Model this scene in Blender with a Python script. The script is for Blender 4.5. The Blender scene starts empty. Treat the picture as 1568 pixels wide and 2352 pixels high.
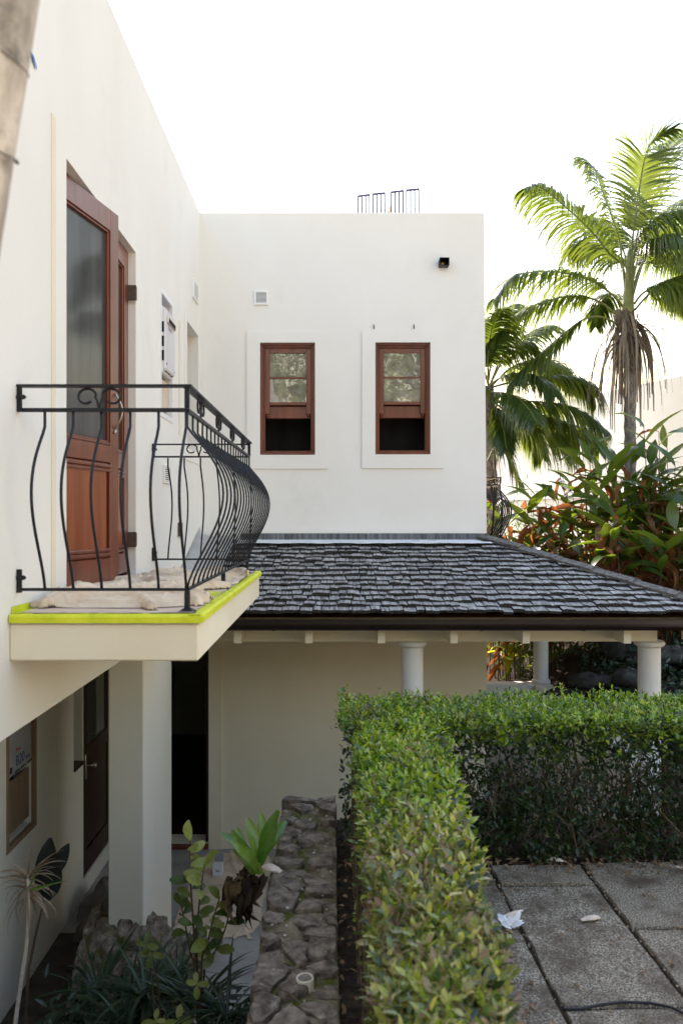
import bpy, math, random
import numpy as np
from mathutils import Vector, Matrix, noise as mnoise

random.seed(7)
RNG = np.random.default_rng(7)
R = math.radians
S = bpy.context.scene
COL = S.collection
E = 3.28                      # eye height above the porch floor (z = 0)

# ------------------------------------------------------------------ camera
cd = bpy.data.cameras.new('camera')
cam = bpy.data.objects.new('camera', cd)
COL.objects.link(cam)
cam.location = (0, 0, E)
cam.rotation_euler = (R(90), 0, 0)
cd.sensor_fit = 'VERTICAL'
cd.sensor_width, cd.sensor_height = 24.0, 36.0
cd.lens = 28.0
cd.shift_x, cd.shift_y = 22 / 2352, 16 / 2352
cd.clip_start, cd.clip_end = 0.05, 900
cd.dof.use_dof = True
cd.dof.focus_distance = 7.0
cd.dof.aperture_fstop = 3.2
S.camera = cam

# ------------------------------------------------------------------ sky, sun, exposure
SUN_EL, SUN_AZ = R(39), R(-27)          # azimuth from +Y, negative = to the left
W = bpy.data.worlds.new('World'); S.world = W
W.use_nodes = True
nt = W.node_tree
bg = nt.nodes['Background']
sky = nt.nodes.new('ShaderNodeTexSky')
sky.sky_type = 'NISHITA'
sky.sun_disc = False
sky.sun_elevation = SUN_EL
sky.sun_rotation = SUN_AZ
sky.air_density = 2.6
sky.dust_density = 1.2
sky.ozone_density = 1.0
nt.links.new(sky.outputs[0], bg.inputs[0])
bg.inputs[1].default_value = 0.15
sd = bpy.data.lights.new('sun', 'SUN')
sun = bpy.data.objects.new('sun', sd); COL.objects.link(sun)
sd.energy = 5.0
sd.angle = R(0.5)
sd.color = (1.0, 0.93, 0.80)
tosun = Vector((math.sin(SUN_AZ) * math.cos(SUN_EL), math.cos(SUN_AZ) * math.cos(SUN_EL), math.sin(SUN_EL)))
sun.rotation_euler = tosun.to_track_quat('Z', 'Y').to_euler()
sun.location = (-5, 10, 15)
S.view_settings.view_transform = 'Standard'
S.view_settings.look = 'None'
S.view_settings.exposure = 1.42
S.view_settings.gamma = 1.0
S.view_settings.use_white_balance = True      # the camera's white balance
S.view_settings.white_balance_temperature = 6320
S.view_settings.white_balance_tint = 27
try:
    S.cycles.max_bounces = 10
    S.cycles.diffuse_bounces = 6
    S.cycles.transparent_max_bounces = 8
    S.cycles.use_denoising = True
except Exception:
    pass

# ------------------------------------------------------------------ helpers: objects
WO = {}

class MB:
    def __init__(s): s.v = []; s.f = []
    def add(s, vs, fs):
        o = len(s.v)
        s.v.extend([tuple(p) for p in vs]); s.f.extend([tuple(i + o for i in f) for f in fs])
    def box(s, x0, x1, y0, y1, z0, z1):
        s.add([(x0,y0,z0),(x1,y0,z0),(x1,y1,z0),(x0,y1,z0),(x0,y0,z1),(x1,y0,z1),(x1,y1,z1),(x0,y1,z1)],
              [(0,3,2,1),(4,5,6,7),(0,1,5,4),(1,2,6,5),(2,3,7,6),(3,0,4,7)])
    def cbox(s, x0, x1, y0, y1, z0, z1, b=0.004):
        b = min(b, (x1-x0)*.45, (y1-y0)*.45, (z1-z0)*.45)
        X, Y, Z = (x0,x1), (y0,y1), (z0,z1)
        vs = []; idx = {}
        for i in (0,1):
            for j in (0,1):
                for k in (0,1):
                    sx, sy, sz = (b if i==0 else -b), (b if j==0 else -b), (b if k==0 else -b)
                    for a, p in enumerate(((X[i],Y[j]+sy,Z[k]+sz),(X[i]+sx,Y[j],Z[k]+sz),(X[i]+sx,Y[j]+sy,Z[k]))):
                        idx[(i,j,k,a)] = len(vs); vs.append(p)
        F = []
        g = lambda i,j,k,a: idx[(i,j,k,a)]
        for i in (0,1): F.append((g(i,0,0,0),g(i,1,0,0),g(i,1,1,0),g(i,0,1,0)))
        for j in (0,1): F.append((g(0,j,0,1),g(1,j,0,1),g(1,j,1,1),g(0,j,1,1)))
        for k in (0,1): F.append((g(0,0,k,2),g(1,0,k,2),g(1,1,k,2),g(0,1,k,2)))
        for i in (0,1):
            for j in (0,1): F.append((g(i,j,0,0),g(i,j,1,0),g(i,j,1,1),g(i,j,0,1)))
            for k in (0,1): F.append((g(i,0,k,0),g(i,1,k,0),g(i,1,k,2),g(i,0,k,2)))
        for j in (0,1):
            for k in (0,1): F.append((g(0,j,k,1),g(1,j,k,1),g(1,j,k,2),g(0,j,k,2)))
        for i in (0,1):
            for j in (0,1):
                for k in (0,1): F.append((g(i,j,k,0),g(i,j,k,1),g(i,j,k,2)))
        s.add(vs, F)
        s.fix = True
    fix = False
    def tube(s, pts, r, n=8, cap=True, rot=0.0):
        P = [Vector(p) for p in pts]
        rr = r if isinstance(r, (list, tuple)) else [r] * len(P)
        t0 = (P[1] - P[0]).normalized()
        up = Vector((0,0,1)) if abs(t0.z) < .9 else Vector((1,0,0))
        a = t0.cross(up).normalized()
        vs = []; F = []
        for i, p in enumerate(P):
            t = (P[min(i+1,len(P)-1)] - P[max(i-1,0)]).normalized()
            a = (a - t * a.dot(t)).normalized(); b = t.cross(a)
            for k in range(n):
                w = rot + 2*math.pi*k/n
                vs.append(p + (a*math.cos(w) + b*math.sin(w)) * rr[i])
        for i in range(len(P)-1):
            for k in range(n):
                F.append((i*n+k, i*n+(k+1)%n, (i+1)*n+(k+1)%n, (i+1)*n+k))
        if cap:
            F.append(tuple(range(n-1,-1,-1))); F.append(tuple((len(P)-1)*n+k for k in range(n)))
        s.add(vs, F)
    def lathe(s, cx, cy, prof, n=24):
        vs = []; F = []
        for r, z in prof:
            for k in range(n):
                w = 2*math.pi*k/n
                vs.append((cx + r*math.cos(w), cy + r*math.sin(w), z))
        for i in range(len(prof)-1):
            for k in range(n):
                F.append((i*n+k, i*n+(k+1)%n, (i+1)*n+(k+1)%n, (i+1)*n+k))
        F.append(tuple(range(n-1,-1,-1))); F.append(tuple((len(prof)-1)*n+k for k in range(n)))
        s.add(vs, F)
    def extrude_x(s, prof, x0, x1):          # closed (y,z) profile along x
        n = len(prof)
        vs = [(x0,y,z) for y,z in prof] + [(x1,y,z) for y,z in prof]
        F = [(k,(k+1)%n,n+(k+1)%n,n+k) for k in range(n)]
        F += [tuple(range(n-1,-1,-1)), tuple(range(n,2*n))]
        s.add(vs, F)
    def xform(s, M):
        s.v = [tuple(M @ Vector(p)) for p in s.v]; return s

def mesh_np(name, V, F):
    """V (n,3), F (m,k) same-size faces"""
    V = np.asarray(V, np.float32); F = np.asarray(F, np.int32)
    me = bpy.data.meshes.new(name)
    me.vertices.add(len(V)); me.vertices.foreach_set('co', V.ravel())
    k = F.shape[1]
    me.loops.add(F.size); me.loops.foreach_set('vertex_index', F.ravel())
    me.polygons.add(len(F))
    me.polygons.foreach_set('loop_start', np.arange(0, F.size, k, dtype=np.int32))
    me.update(calc_edges=True)
    return me

def base_origin(V):
    V = np.asarray(V)
    lo, hi = V.min(0), V.max(0)
    return Vector(((lo[0]+hi[0])/2, (lo[1]+hi[1])/2, lo[2]))

def link(o, parent, worg):
    COL.objects.link(o)
    WO[o.name] = Vector(worg)
    if parent is not None:
        o.parent = parent
        o.location = Vector(worg) - WO[parent.name]
    else:
        o.location = worg
    return o

def ob(name, m, mt, parent=None, smooth=False, recalc=True):
    V = np.array(m.v, np.float64)
    org = base_origin(V)
    me = bpy.data.meshes.new(name)
    me.from_pydata((V - np.array(org)).tolist(), [], m.f)
    me.update()
    if recalc:
        import bmesh
        b = bmesh.new(); b.from_mesh(me)
        bmesh.ops.recalc_face_normals(b, faces=b.faces)
        b.to_mesh(me); b.free()
    if smooth:
        me.polygons.foreach_set('use_smooth', [True]*len(me.polygons))
    me.materials.append(mt)
    return link(bpy.data.objects.new(name, me), parent, org)

def ob_np(name, V, F, mt, parent=None, smooth=False):
    V = np.asarray(V, np.float64)
    org = base_origin(V)
    me = mesh_np(name, V - np.array(org), F)
    if smooth: me.polygons.foreach_set('use_smooth', [True]*len(me.polygons))
    me.materials.append(mt)
    return link(bpy.data.objects.new(name, me), parent, org)

def inst(name, me, M, parent):
    """place shared mesh with world matrix M (parent roots are unrotated)"""
    o = bpy.data.objects.new(name, me)
    COL.objects.link(o)
    WO[o.name] = M.to_translation()
    if parent is not None:
        o.parent = parent
        M = Matrix.Translation(-WO[parent.name]) @ M
    o.matrix_local = M
    return o

def tag(o, label=None, cat=None, group=None, kind=None):
    if label: o['label'] = label
    if cat: o['category'] = cat
    if group: o['group'] = group
    if kind: o['kind'] = kind
    return o

def thing(name, label, cat, loc, group=None):
    o = bpy.data.objects.new(name, None)
    o.empty_display_size = .1
    link(o, None, Vector(loc))
    return tag(o, label, cat, group)

def frame(D, N, loc, sc=1.0, sx=None):
    """matrix whose +Y = D, +Z ~ N"""
    D = Vector(D).normalized(); N = Vector(N)
    N = N - D * N.dot(D)
    if N.length < 1e-5: N = D.orthogonal()
    N.normalize(); X = D.cross(N)
    M = Matrix((X, D, N)).transposed().to_4x4()
    sxx = sc if sx is None else sx
    M = M @ Matrix.Diagonal((sxx, sc, sc, 1))
    M.translation = Vector(loc)
    return M

def P(px, py, Y):
    """photo position (in a 1568 x 2352 copy) at a depth Y -> metres"""
    return Vector(((px-762)/1829*Y, Y, E + (1192-py)/1829*Y))

def ns(x, y=0.0, z=0.0): return mnoise.noise(Vector((x, y, z)))

# ------------------------------------------------------------------ helpers: materials
def rgb(c): return (c[0], c[1], c[2], 1.0)

def nmat(name, c1, c2, scale=(3,3,3), detail=5, rough=.7, bump=0.0, bscale=60, spec=.3, lo=.35, hi=.65,
         isl=0.0, c3=None, s3=1.0, lo3=.55, hi3=.75, coat=0.0, rough2=None, bstretch=(1,1,1), metal=0.0, objrand=0.0, bdetail=4):
    m = bpy.data.materials.new(name); m.use_nodes = True
    n = m.node_tree.nodes; l = m.node_tree.links
    b = n['Principled BSDF']
    g = n.new('ShaderNodeNewGeometry')
    mp = n.new('ShaderNodeMapping'); mp.inputs['Scale'].default_value = scale
    l.new(g.outputs['Position'], mp.inputs[0])
    t = n.new('ShaderNodeTexNoise'); t.inputs['Scale'].default_value = 1.0; t.inputs['Detail'].default_value = detail
    t.inputs['Roughness'].default_value = .6
    l.new(mp.outputs[0], t.inputs[0])
    r = n.new('ShaderNodeValToRGB'); l.new(t.outputs[0], r.inputs[0])
    r.color_ramp.elements[0].position = lo; r.color_ramp.elements[0].color = rgb(c1)
    r.color_ramp.elements[1].position = hi; r.color_ramp.elements[1].color = rgb(c2)
    col = r.outputs[0]
    if c3:
        t3 = n.new('ShaderNodeTexNoise'); t3.inputs['Scale'].default_value = s3; t3.inputs['Detail'].default_value = 6
        t3.inputs['Roughness'].default_value = .65
        l.new(g.outputs['Position'], t3.inputs[0])
        mr = n.new('ShaderNodeMapRange'); l.new(t3.outputs[0], mr.inputs[0])
        mr.inputs[1].default_value = lo3; mr.inputs[2].default_value = hi3
        mx = n.new('ShaderNodeMix'); mx.data_type = 'RGBA'
        l.new(mr.outputs[0], mx.inputs[0]); l.new(col, mx.inputs[6]); mx.inputs[7].default_value = rgb(c3)
        col = mx.outputs[2]
    if isl:
        h = n.new('ShaderNodeHueSaturation')
        mr = n.new('ShaderNodeMapRange'); l.new(g.outputs['Random Per Island'], mr.inputs[0])
        mr.inputs[3].default_value = 1 - isl; mr.inputs[4].default_value = 1 + isl
        l.new(mr.outputs[0], h.inputs['Value']); l.new(col, h.inputs['Color']); col = h.outputs[0]
    l.new(col, b.inputs['Base Color'])
    b.inputs['Roughness'].default_value = rough
    b.inputs['Specular IOR Level'].default_value = spec
    b.inputs['Metallic'].default_value = metal
    if coat:
        b.inputs['Coat Weight'].default_value = coat; b.inputs['Coat Roughness'].default_value = .15
    if bump:
        mb = n.new('ShaderNodeMapping'); mb.inputs['Scale'].default_value = [bscale*q for q in bstretch]
        l.new(g.outputs['Position'], mb.inputs[0])
        t2 = n.new('ShaderNodeTexNoise'); t2.inputs['Scale'].default_value = 1; t2.inputs['Detail'].default_value = bdetail
        l.new(mb.outputs[0], t2.inputs[0])
        bp = n.new('ShaderNodeBump'); bp.inputs['Strength'].default_value = bump; bp.inputs['Distance'].default_value = .01
        l.new(t2.outputs[0], bp.inputs['Height']); l.new(bp.outputs[0], b.inputs['Normal'])
    return m

def leafmat(name, cols, patch=None, trans=.4, rough=.4, spec=.4, pscale=4.0, tcol=None, plo=.52, phi=.66):
    """cols: list of (position, colour) over a random value per leaf; patch: colour list mixed in by patches"""
    m = bpy.data.materials.new(name); m.use_nodes = True
    n = m.node_tree.nodes; l = m.node_tree.links
    b = n['Principled BSDF']; out = n['Material Output']
    g = n.new('ShaderNodeNewGeometry'); oi = n.new('ShaderNodeObjectInfo')
    ad = n.new('ShaderNodeMath'); ad.operation = 'ADD'
    l.new(g.outputs['Random Per Island'], ad.inputs[0]); l.new(oi.outputs['Random'], ad.inputs[1])
    fr = n.new('ShaderNodeMath'); fr.operation = 'FRACT'; l.new(ad.outputs[0], fr.inputs[0])
    def ramp(cs):
        r = n.new('ShaderNodeValToRGB'); l.new(fr.outputs[0], r.inputs[0])
        e = r.color_ramp.elements
        e[0].position, e[0].color = cs[0][0], rgb(cs[0][1])
        e[1].position, e[1].color = cs[-1][0], rgb(cs[-1][1])
        for p, c in cs[1:-1]:
            q = e.new(p); q.color = rgb(c)
        return r.outputs[0]
    col = ramp(cols)
    if patch:
        t = n.new('ShaderNodeTexNoise'); t.inputs['Scale'].default_value = pscale; t.inputs['Detail'].default_value = 3
        l.new(g.outputs['Position'], t.inputs[0])
        mr = n.new('ShaderNodeMapRange'); l.new(t.outputs[0], mr.inputs[0])
        mr.inputs[1].default_value = plo; mr.inputs[2].default_value = phi
        mx = n.new('ShaderNodeMix'); mx.data_type = 'RGBA'
        l.new(mr.outputs[0], mx.inputs[0]); l.new(col, mx.inputs[6]); l.new(ramp(patch), mx.inputs[7]); col = mx.outputs[2]
    # veins and blemishes
    t2 = n.new('ShaderNodeTexNoise'); t2.inputs['Scale'].default_value = 55; t2.inputs['Detail'].default_value = 3
    l.new(g.outputs['Position'], t2.inputs[0])
    mr2 = n.new('ShaderNodeMapRange'); l.new(t2.outputs[0], mr2.inputs[0])
    mr2.inputs[3].default_value = .7; mr2.inputs[4].default_value = 1.3
    h = n.new('ShaderNodeHueSaturation'); l.new(mr2.outputs[0], h.inputs['Value']); l.new(col, h.inputs['Color']); col = h.outputs[0]
    l.new(col, b.inputs['Base Color'])
    b.inputs['Roughness'].default_value = rough; b.inputs['Specular IOR Level'].default_value = spec
    tr = n.new('ShaderNodeBsdfTranslucent')
    h2 = n.new('ShaderNodeHueSaturation'); h2.inputs['Value'].default_value = 1.9; h2.inputs['Saturation'].default_value = 1.1
    l.new(col, h2.inputs['Color'])
    if tcol:
        mx2 = n.new('ShaderNodeMix'); mx2.data_type = 'RGBA'; mx2.inputs[0].default_value = .5
        l.new(h2.outputs[0], mx2.inputs[6]); mx2.inputs[7].default_value = rgb(tcol); l.new(mx2.outputs[2], tr.inputs[0])
    else:
        l.new(h2.outputs[0], tr.inputs[0])
    ms = n.new('ShaderNodeMixShader'); ms.inputs[0].default_value = trans
    l.new(b.outputs[0], ms.inputs[1]); l.new(tr.outputs[0], ms.inputs[2]); l.new(ms.outputs[0], out.inputs[0])
    return m

def panemat(name, c1, c2, fac, scale, lo=.4, hi=.7, gl=.02, wob=0.0):
    m = bpy.data.materials.new(name); m.use_nodes = True
    n = m.node_tree.nodes; l = m.node_tree.links
    for q in list(n):
        if q.type == 'BSDF_PRINCIPLED': n.remove(q)
    out = n['Material Output']
    g = n.new('ShaderNodeNewGeometry'); mp = n.new('ShaderNodeMapping'); mp.inputs['Scale'].default_value = scale
    l.new(g.outputs['Position'], mp.inputs[0])
    t = n.new('ShaderNodeTexNoise'); t.inputs['Scale'].default_value = 1; t.inputs['Detail'].default_value = 6
    l.new(mp.outputs[0], t.inputs[0])
    r = n.new('ShaderNodeValToRGB'); l.new(t.outputs[0], r.inputs[0])
    r.color_ramp.elements[0].position = lo; r.color_ramp.elements[0].color = rgb(c1)
    r.color_ramp.elements[1].position = hi; r.color_ramp.elements[1].color = rgb(c2)
    d = n.new('ShaderNodeBsdfDiffuse'); l.new(r.outputs[0], d.inputs[0])
    gs = n.new('ShaderNodeBsdfGlossy'); gs.inputs['Roughness'].default_value = gl
    if wob:
        t2 = n.new('ShaderNodeTexNoise'); t2.inputs['Scale'].default_value = 5; l.new(g.outputs['Position'], t2.inputs[0])
        bp = n.new('ShaderNodeBump'); bp.inputs['Strength'].default_value = wob; bp.inputs['Distance'].default_value = .02
        l.new(t2.outputs[0], bp.inputs['Height']); l.new(bp.outputs[0], gs.inputs['Normal'])
    ms = n.new('ShaderNodeMixShader'); ms.inputs[0].default_value = fac
    l.new(d.outputs[0], ms.inputs[1]); l.new(gs.outputs[0], ms.inputs[2]); l.new(ms.outputs[0], out.inputs[0])
    return m

plaster = nmat('plaster', (.78,.755,.70), (.82,.80,.75), (1.2,1.2,.7), rough=.85, bump=.10, bscale=45, spec=.15,
               c3=(.72,.69,.62), s3=1.6, lo3=.6, hi3=.85)
plaster_mid = nmat('ivory plaster', (.75,.69,.57), (.79,.74,.63), (1.5,1.5,1.0), rough=.85, bump=.10, bscale=45, spec=.15)
plaster_cream = nmat('cream plaster', (.78,.69,.51), (.83,.75,.58), (1.5,1.5,1.0), rough=.85, bump=.10, bscale=45, spec=.15)
paint_band = nmat('beige band', (.75,.67,.51), (.79,.72,.57), (4,4,2), rough=.8)
white_plastic = nmat('white plastic', (.80,.80,.79), (.84,.84,.83), (4,4,4), rough=.4, spec=.45)
grey_enamel = nmat('grey enamel', (.62,.61,.62), (.66,.65,.66), (6,6,6), rough=.35, spec=.5)
black_void = nmat('dark slot', (.012,.012,.012), (.02,.02,.02), rough=.9)
board = nmat('bare board', (.62,.50,.40), (.70,.58,.47), (3,12,2), rough=.8, c3=(.45,.34,.25), s3=7, lo3=.6, hi3=.8)
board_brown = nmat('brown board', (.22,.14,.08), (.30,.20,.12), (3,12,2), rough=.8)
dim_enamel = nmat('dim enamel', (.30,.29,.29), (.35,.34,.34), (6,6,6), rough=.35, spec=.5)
wood = nmat('mahogany', (.125,.030,.014), (.20,.052,.022), (14,14,1.4), rough=.32, spec=.5, coat=.35, bump=.05, bscale=80, bstretch=(1,1,.08))
wood_panel = nmat('mahogany panel', (.20,.045,.012), (.30,.075,.02), (16,16,1.2), rough=.35, spec=.45, coat=.3, bump=.05, bscale=80, bstretch=(1,1,.08))
wood_dark = nmat('dark stained wood', (.03,.012,.007), (.05,.02,.011), (14,14,1.4), rough=.4, spec=.4)
iron = nmat('black iron', (.008,.009,.012), (.018,.019,.023), (30,30,30), rough=.45, spec=.3, bump=.15, bscale=120)
brass = nmat('aged steel', (.45,.40,.33), (.55,.50,.42), (30,30,30), rough=.3, metal=.9)
hinge_metal = nmat('dull brown metal', (.10,.07,.055), (.15,.11,.09), (30,30,30), rough=.5, metal=.4)
tape_lime = nmat('lime tape', (.56,.62,.012), (.72,.75,.03), (9,9,9), rough=.5, spec=.3, bump=.5, bscale=40, c3=(.42,.45,.03), s3=14, lo3=.58, hi3=.8)
kraft = nmat('masking paper', (.62,.47,.36), (.70,.55,.43), (6,6,6), rough=.8, bump=.3, bscale=9)
canvas_dim = nmat('dark grey cloth', (.13,.115,.10), (.22,.195,.17), (7,7,7), rough=.9, spec=.1, bump=.6, bscale=18)  # darker, greyer cloth colour for the floor bundle
canvas = nmat('canvas cloth', (.66,.52,.37), (.76,.62,.46), (7,7,7), rough=.9, spec=.1, c3=(.48,.36,.25), s3=6, lo3=.5, hi3=.75, bump=.9, bscale=16, bdetail=2)
dark_edge = nmat('dark shingle edge', (.02,.019,.018), (.055,.052,.05), (60,60,60), rough=.9, isl=.3, spec=.15)  # darker tone for shingle butts, sides and undersides
shingle_m = nmat('weathered shingle', (.07,.066,.062), (.54,.515,.48), (70,4,14), detail=7, rough=.75, spec=.3, lo=.3, hi=.72, isl=.38,
                 bump=.8, bscale=1, bstretch=(150,7,30), c3=(.19,.155,.11), s3=2.3, lo3=.62, hi3=.8, bdetail=6)
hip_m = nmat('weathered hip board', (.05,.045,.04), (.21,.19,.17), (26,26,40), detail=7, rough=.8, spec=.25, lo=.3, hi=.7, isl=.2,
             bump=.7, bscale=1, bstretch=(40,40,90))
lead = nmat('streaked flashing', (.045,.05,.06), (.20,.21,.22), (45,6,2.5), detail=6, rough=.6, spec=.3, lo=.35, hi=.68,
            c3=(.30,.24,.03), s3=5, lo3=.6, hi3=.72)
white_seal = nmat('white sealant', (.66,.67,.66), (.76,.77,.76), (12,12,12), rough=.6, bump=.3, bscale=30)
zinc = nmat('zinc sheet', (.42,.43,.45), (.55,.56,.58), (5,5,5), rough=.35, metal=.7, spec=.5, c3=(.3,.3,.31), s3=5)
gutter_m = nmat('brown gutter', (.014,.008,.007), (.022,.012,.011), (3,9,9), rough=.3, spec=.45, c3=(.035,.024,.02), s3=9, lo3=.62, hi3=.9)
concrete = nmat('concrete floor', (.32,.30,.27), (.42,.40,.36), (2,2,2), rough=.8, bump=.15, bscale=60, c3=(.24,.22,.20), s3=3, lo3=.5, hi3=.75)
paver_m = nmat('exposed aggregate', (.095,.076,.055), (.60,.52,.40), (130,130,130), detail=4, rough=.85, lo=.42, hi=.74, isl=.12,
               c3=(.095,.072,.05), s3=5.5, lo3=.44, hi3=.66, bump=.35, bscale=220, spec=.12)
soil = nmat('soil', (.018,.013,.009), (.055,.042,.028), (25,25,25), detail=6, rough=.95, bump=1.0, bscale=40, spec=.1,
            c3=(.10,.065,.03), s3=9, lo3=.58, hi3=.75)
path_m = nmat('dark path', (.045,.037,.028), (.10,.083,.063), (5,5,5), rough=.9, bump=.3, bscale=40, c3=(.14,.12,.09), s3=3, lo3=.55, hi3=.8)
court_m = nmat('pale court gravel', (.45,.39,.30), (.54,.47,.37), (6,6,6), rough=.9, bump=.4, bscale=60, spec=.15)
ground_m = nmat('ground', (.05,.06,.03), (.10,.09,.05), (.6,.6,.6), rough=.95, spec=.1)
stone_m = nmat('basalt stone', (.072,.057,.042), (.27,.22,.165), (16,16,16), detail=7, rough=.85, spec=.25, isl=.22,
               c3=(.40,.36,.29), s3=11, lo3=.60, hi3=.74, bump=1.0, bscale=45, bdetail=8)
mortar_m = nmat('mossy mortar', (.11,.09,.058), (.28,.23,.155), (14,14,14), rough=.95, bump=1.0, bscale=60, spec=.1,
                c3=(.075,.085,.012), s3=5, lo3=.46, hi3=.62)
rock_m = nmat('garden rock', (.025,.023,.02), (.085,.078,.07), (9,9,9), detail=7, rough=.95, bump=1.0, bscale=18, spec=.1)
litter_m = nmat('dry litter', (.11,.06,.03), (.26,.17,.09), (20,20,20), rough=.9, isl=.5)
gravel_m = nmat('gravel bits', (.22,.15,.09), (.42,.34,.26), (30,30,30), rough=.8, isl=.5)
bark_m = nmat('palm bark', (.30,.26,.21), (.66,.58,.47), (14,14,5), detail=6, rough=.9, lo=.35, hi=.65, bump=.8, bscale=25,
              c3=(.09,.075,.065), s3=6, lo3=.54, hi3=.68)
bark_ring = nmat('leaf scar', (.06,.05,.045), (.16,.135,.115), (30,30,30), rough=.95, bump=.6, bscale=60)
bark_dark = nmat('far palm bark', (.10,.085,.07), (.26,.23,.20), (20,20,16), detail=6, rough=.9, bump=.8, bscale=30)
twig_tan = nmat('dry twig', (.15,.10,.065), (.32,.235,.155), (30,30,30), rough=.9, isl=.3)
twig_m = nmat('twig', (.06,.043,.028), (.15,.11,.075), (30,30,30), rough=.9, isl=.3)
pipe_m = nmat('pvc', (.66,.62,.50), (.74,.70,.58), (20,20,20), rough=.5)
hose_m = nmat('black hose', (.012,.012,.014), (.02,.02,.022), rough=.4)
sage = nmat('bleached bark', (.55,.45,.36), (.72,.62,.52), (25,25,25), rough=.9, bump=.3, bscale=60)
feather_m = nmat('feather', (.78,.77,.75), (.86,.85,.83), (40,40,40), rough=.8)
blue_tape = nmat('blue tape', (.02,.17,.52), (.05,.26,.62), (20,20,20), rough=.5)
paper_white = nmat('white card', (.72,.72,.72), (.8,.8,.8), (9,9,9), rough=.7)
card_grey = nmat('grey card', (.28,.28,.30), (.36,.36,.38), (9,9,9), rough=.7)
ink = nmat('ink', (.02,.025,.05), (.03,.035,.06), rough=.6)
ink_blue = nmat('blue print', (.02,.03,.12), (.03,.04,.16), rough=.6)
ink_grey = nmat('grey print', (.30,.30,.32), (.36,.36,.38), rough=.6)
ink_red = nmat('red print', (.35,.05,.03), (.4,.06,.04), rough=.6)
alu_violet = nmat('anodised tube', (.08,.08,.10), (.13,.13,.16), (20,20,20), rough=.35, metal=.6)
alu_bar = nmat('violet bar', (.04,.03,.11), (.06,.045,.14), (20,20,20), rough=.45)
shade_curtain_m = nmat('dark curtain', (.010,.009,.008), (.018,.016,.014), (5,5,2), rough=.9)
pot_brown = nmat('brown clay', (.10,.05,.03), (.16,.085,.05), (9,9,9), rough=.8)
lamp_glass = nmat('lamp amber', (.35,.18,.07), (.45,.26,.12), (40,40,40), rough=.2, spec=.6)
pane_m = panemat('dusty pane', (.20,.185,.14), (.36,.335,.265), .22, (9,9,12), wob=.05)
door_glass = panemat('streaked door glass', (.05,.051,.05), (.11,.113,.113), .07, (9,9,1.1), lo=.36, hi=.8, gl=.08)
dark_glass = panemat('dim door glass', (.06,.06,.05), (.09,.09,.07), .25, (5,5,5))

G1, G2, G3, G4 = (.03,.075,.012), (.09,.175,.016), (.18,.29,.026), (.30,.38,.045)
hedge_m = leafmat('hedge leaf', [(0,G1),(.35,G2),(.7,G3),(.93,G4),(1,(.22,.24,.04))], trans=.28, rough=.26, spec=.65,
                  patch=[(0,(.06,.085,.02)),(.4,(.13,.17,.035)),(.7,(.24,.22,.05)),(1,(.22,.15,.08))], pscale=3.0, plo=.56, phi=.72)
hedge_old_shaded = leafmat('old hedge leaf', [(0,(.008,.020,.006)),(.5,(.018,.042,.010)),(.85,(.035,.07,.016)),(1,(.08,.07,.03))], trans=.2, rough=.3, spec=.5)  # older leaves, colour darkened so the hedge front and inside look shaded
hedge_new = leafmat('new hedge growth', [(0,(.12,.24,.02)),(.5,(.26,.38,.03)),(.85,(.40,.47,.05)),(1,(.46,.40,.08))], trans=.3, rough=.25, spec=.65)
hedge_gold = leafmat('golden hedge leaf', [(0,(.13,.20,.025)),(.4,(.29,.34,.045)),(.75,(.44,.42,.09)),(.9,(.50,.45,.22)),(1,(.28,.18,.10))], trans=.3, rough=.2, spec=.8)
hedge_dry_m = leafmat('dry hedge leaf', [(0,(.035,.07,.014)),(.3,(.10,.145,.03)),(.55,(.20,.23,.045)),(.78,(.26,.23,.09)),(.9,(.25,.17,.10)),(1,(.20,.12,.07))],
                  trans=.28, rough=.24, spec=.7)
palm_m = leafmat('palm leaf', [(0,(.025,.055,.014)),(.6,(.05,.095,.02)),(1,(.075,.12,.025))], trans=.45, rough=.35, spec=.5, tcol=(.38,.44,.03))
palm_dead = leafmat('dead palm leaf', [(0,(.12,.09,.065)),(.6,(.20,.16,.12)),(1,(.28,.22,.16))], trans=.15, rough=.8, spec=.2)
palm_stalk = nmat('palm stalk', (.13,.15,.04), (.22,.23,.08), (9,9,9), rough=.5)
ginger_m = leafmat('ginger leaf', [(0,(.022,.055,.012)),(.5,(.04,.09,.016)),(.85,(.07,.13,.022)),(1,(.13,.17,.03))], trans=.38, rough=.3, spec=.5, tcol=(.36,.44,.02))
ginger_yel = leafmat('yellow ginger leaf', [(0,(.18,.22,.02)),(1,(.34,.32,.03))], trans=.5, rough=.4, tcol=(.70,.66,.05))
ginger_dry = leafmat('dry ginger leaf', [(0,(.15,.055,.022)),(.5,(.27,.10,.035)),(1,(.30,.17,.10))], trans=.35, rough=.7, spec=.2, tcol=(.55,.18,.04))
cane_m = nmat('cane', (.07,.09,.03), (.13,.14,.05), (9,9,9), rough=.6)
cane_brown = nmat('brown cane', (.09,.055,.03), (.16,.10,.06), (9,9,9), rough=.7)
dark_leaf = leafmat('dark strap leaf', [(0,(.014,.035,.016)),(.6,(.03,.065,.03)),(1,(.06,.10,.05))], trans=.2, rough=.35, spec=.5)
fern_m = leafmat('fern frond', [(0,(.08,.18,.02)),(.6,(.14,.27,.035)),(1,(.22,.34,.05))], trans=.3, rough=.22, spec=.7)
fern_dead = leafmat('dead fern skirt', [(0,(.03,.02,.013)),(.6,(.07,.045,.025)),(1,(.18,.125,.06))], trans=.1, rough=.85, spec=.15)
sap_m = leafmat('sapling leaf', [(0,(.05,.085,.018)),(.5,(.10,.145,.03)),(1,(.17,.20,.045))], trans=.35, rough=.4, spec=.45)
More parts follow.
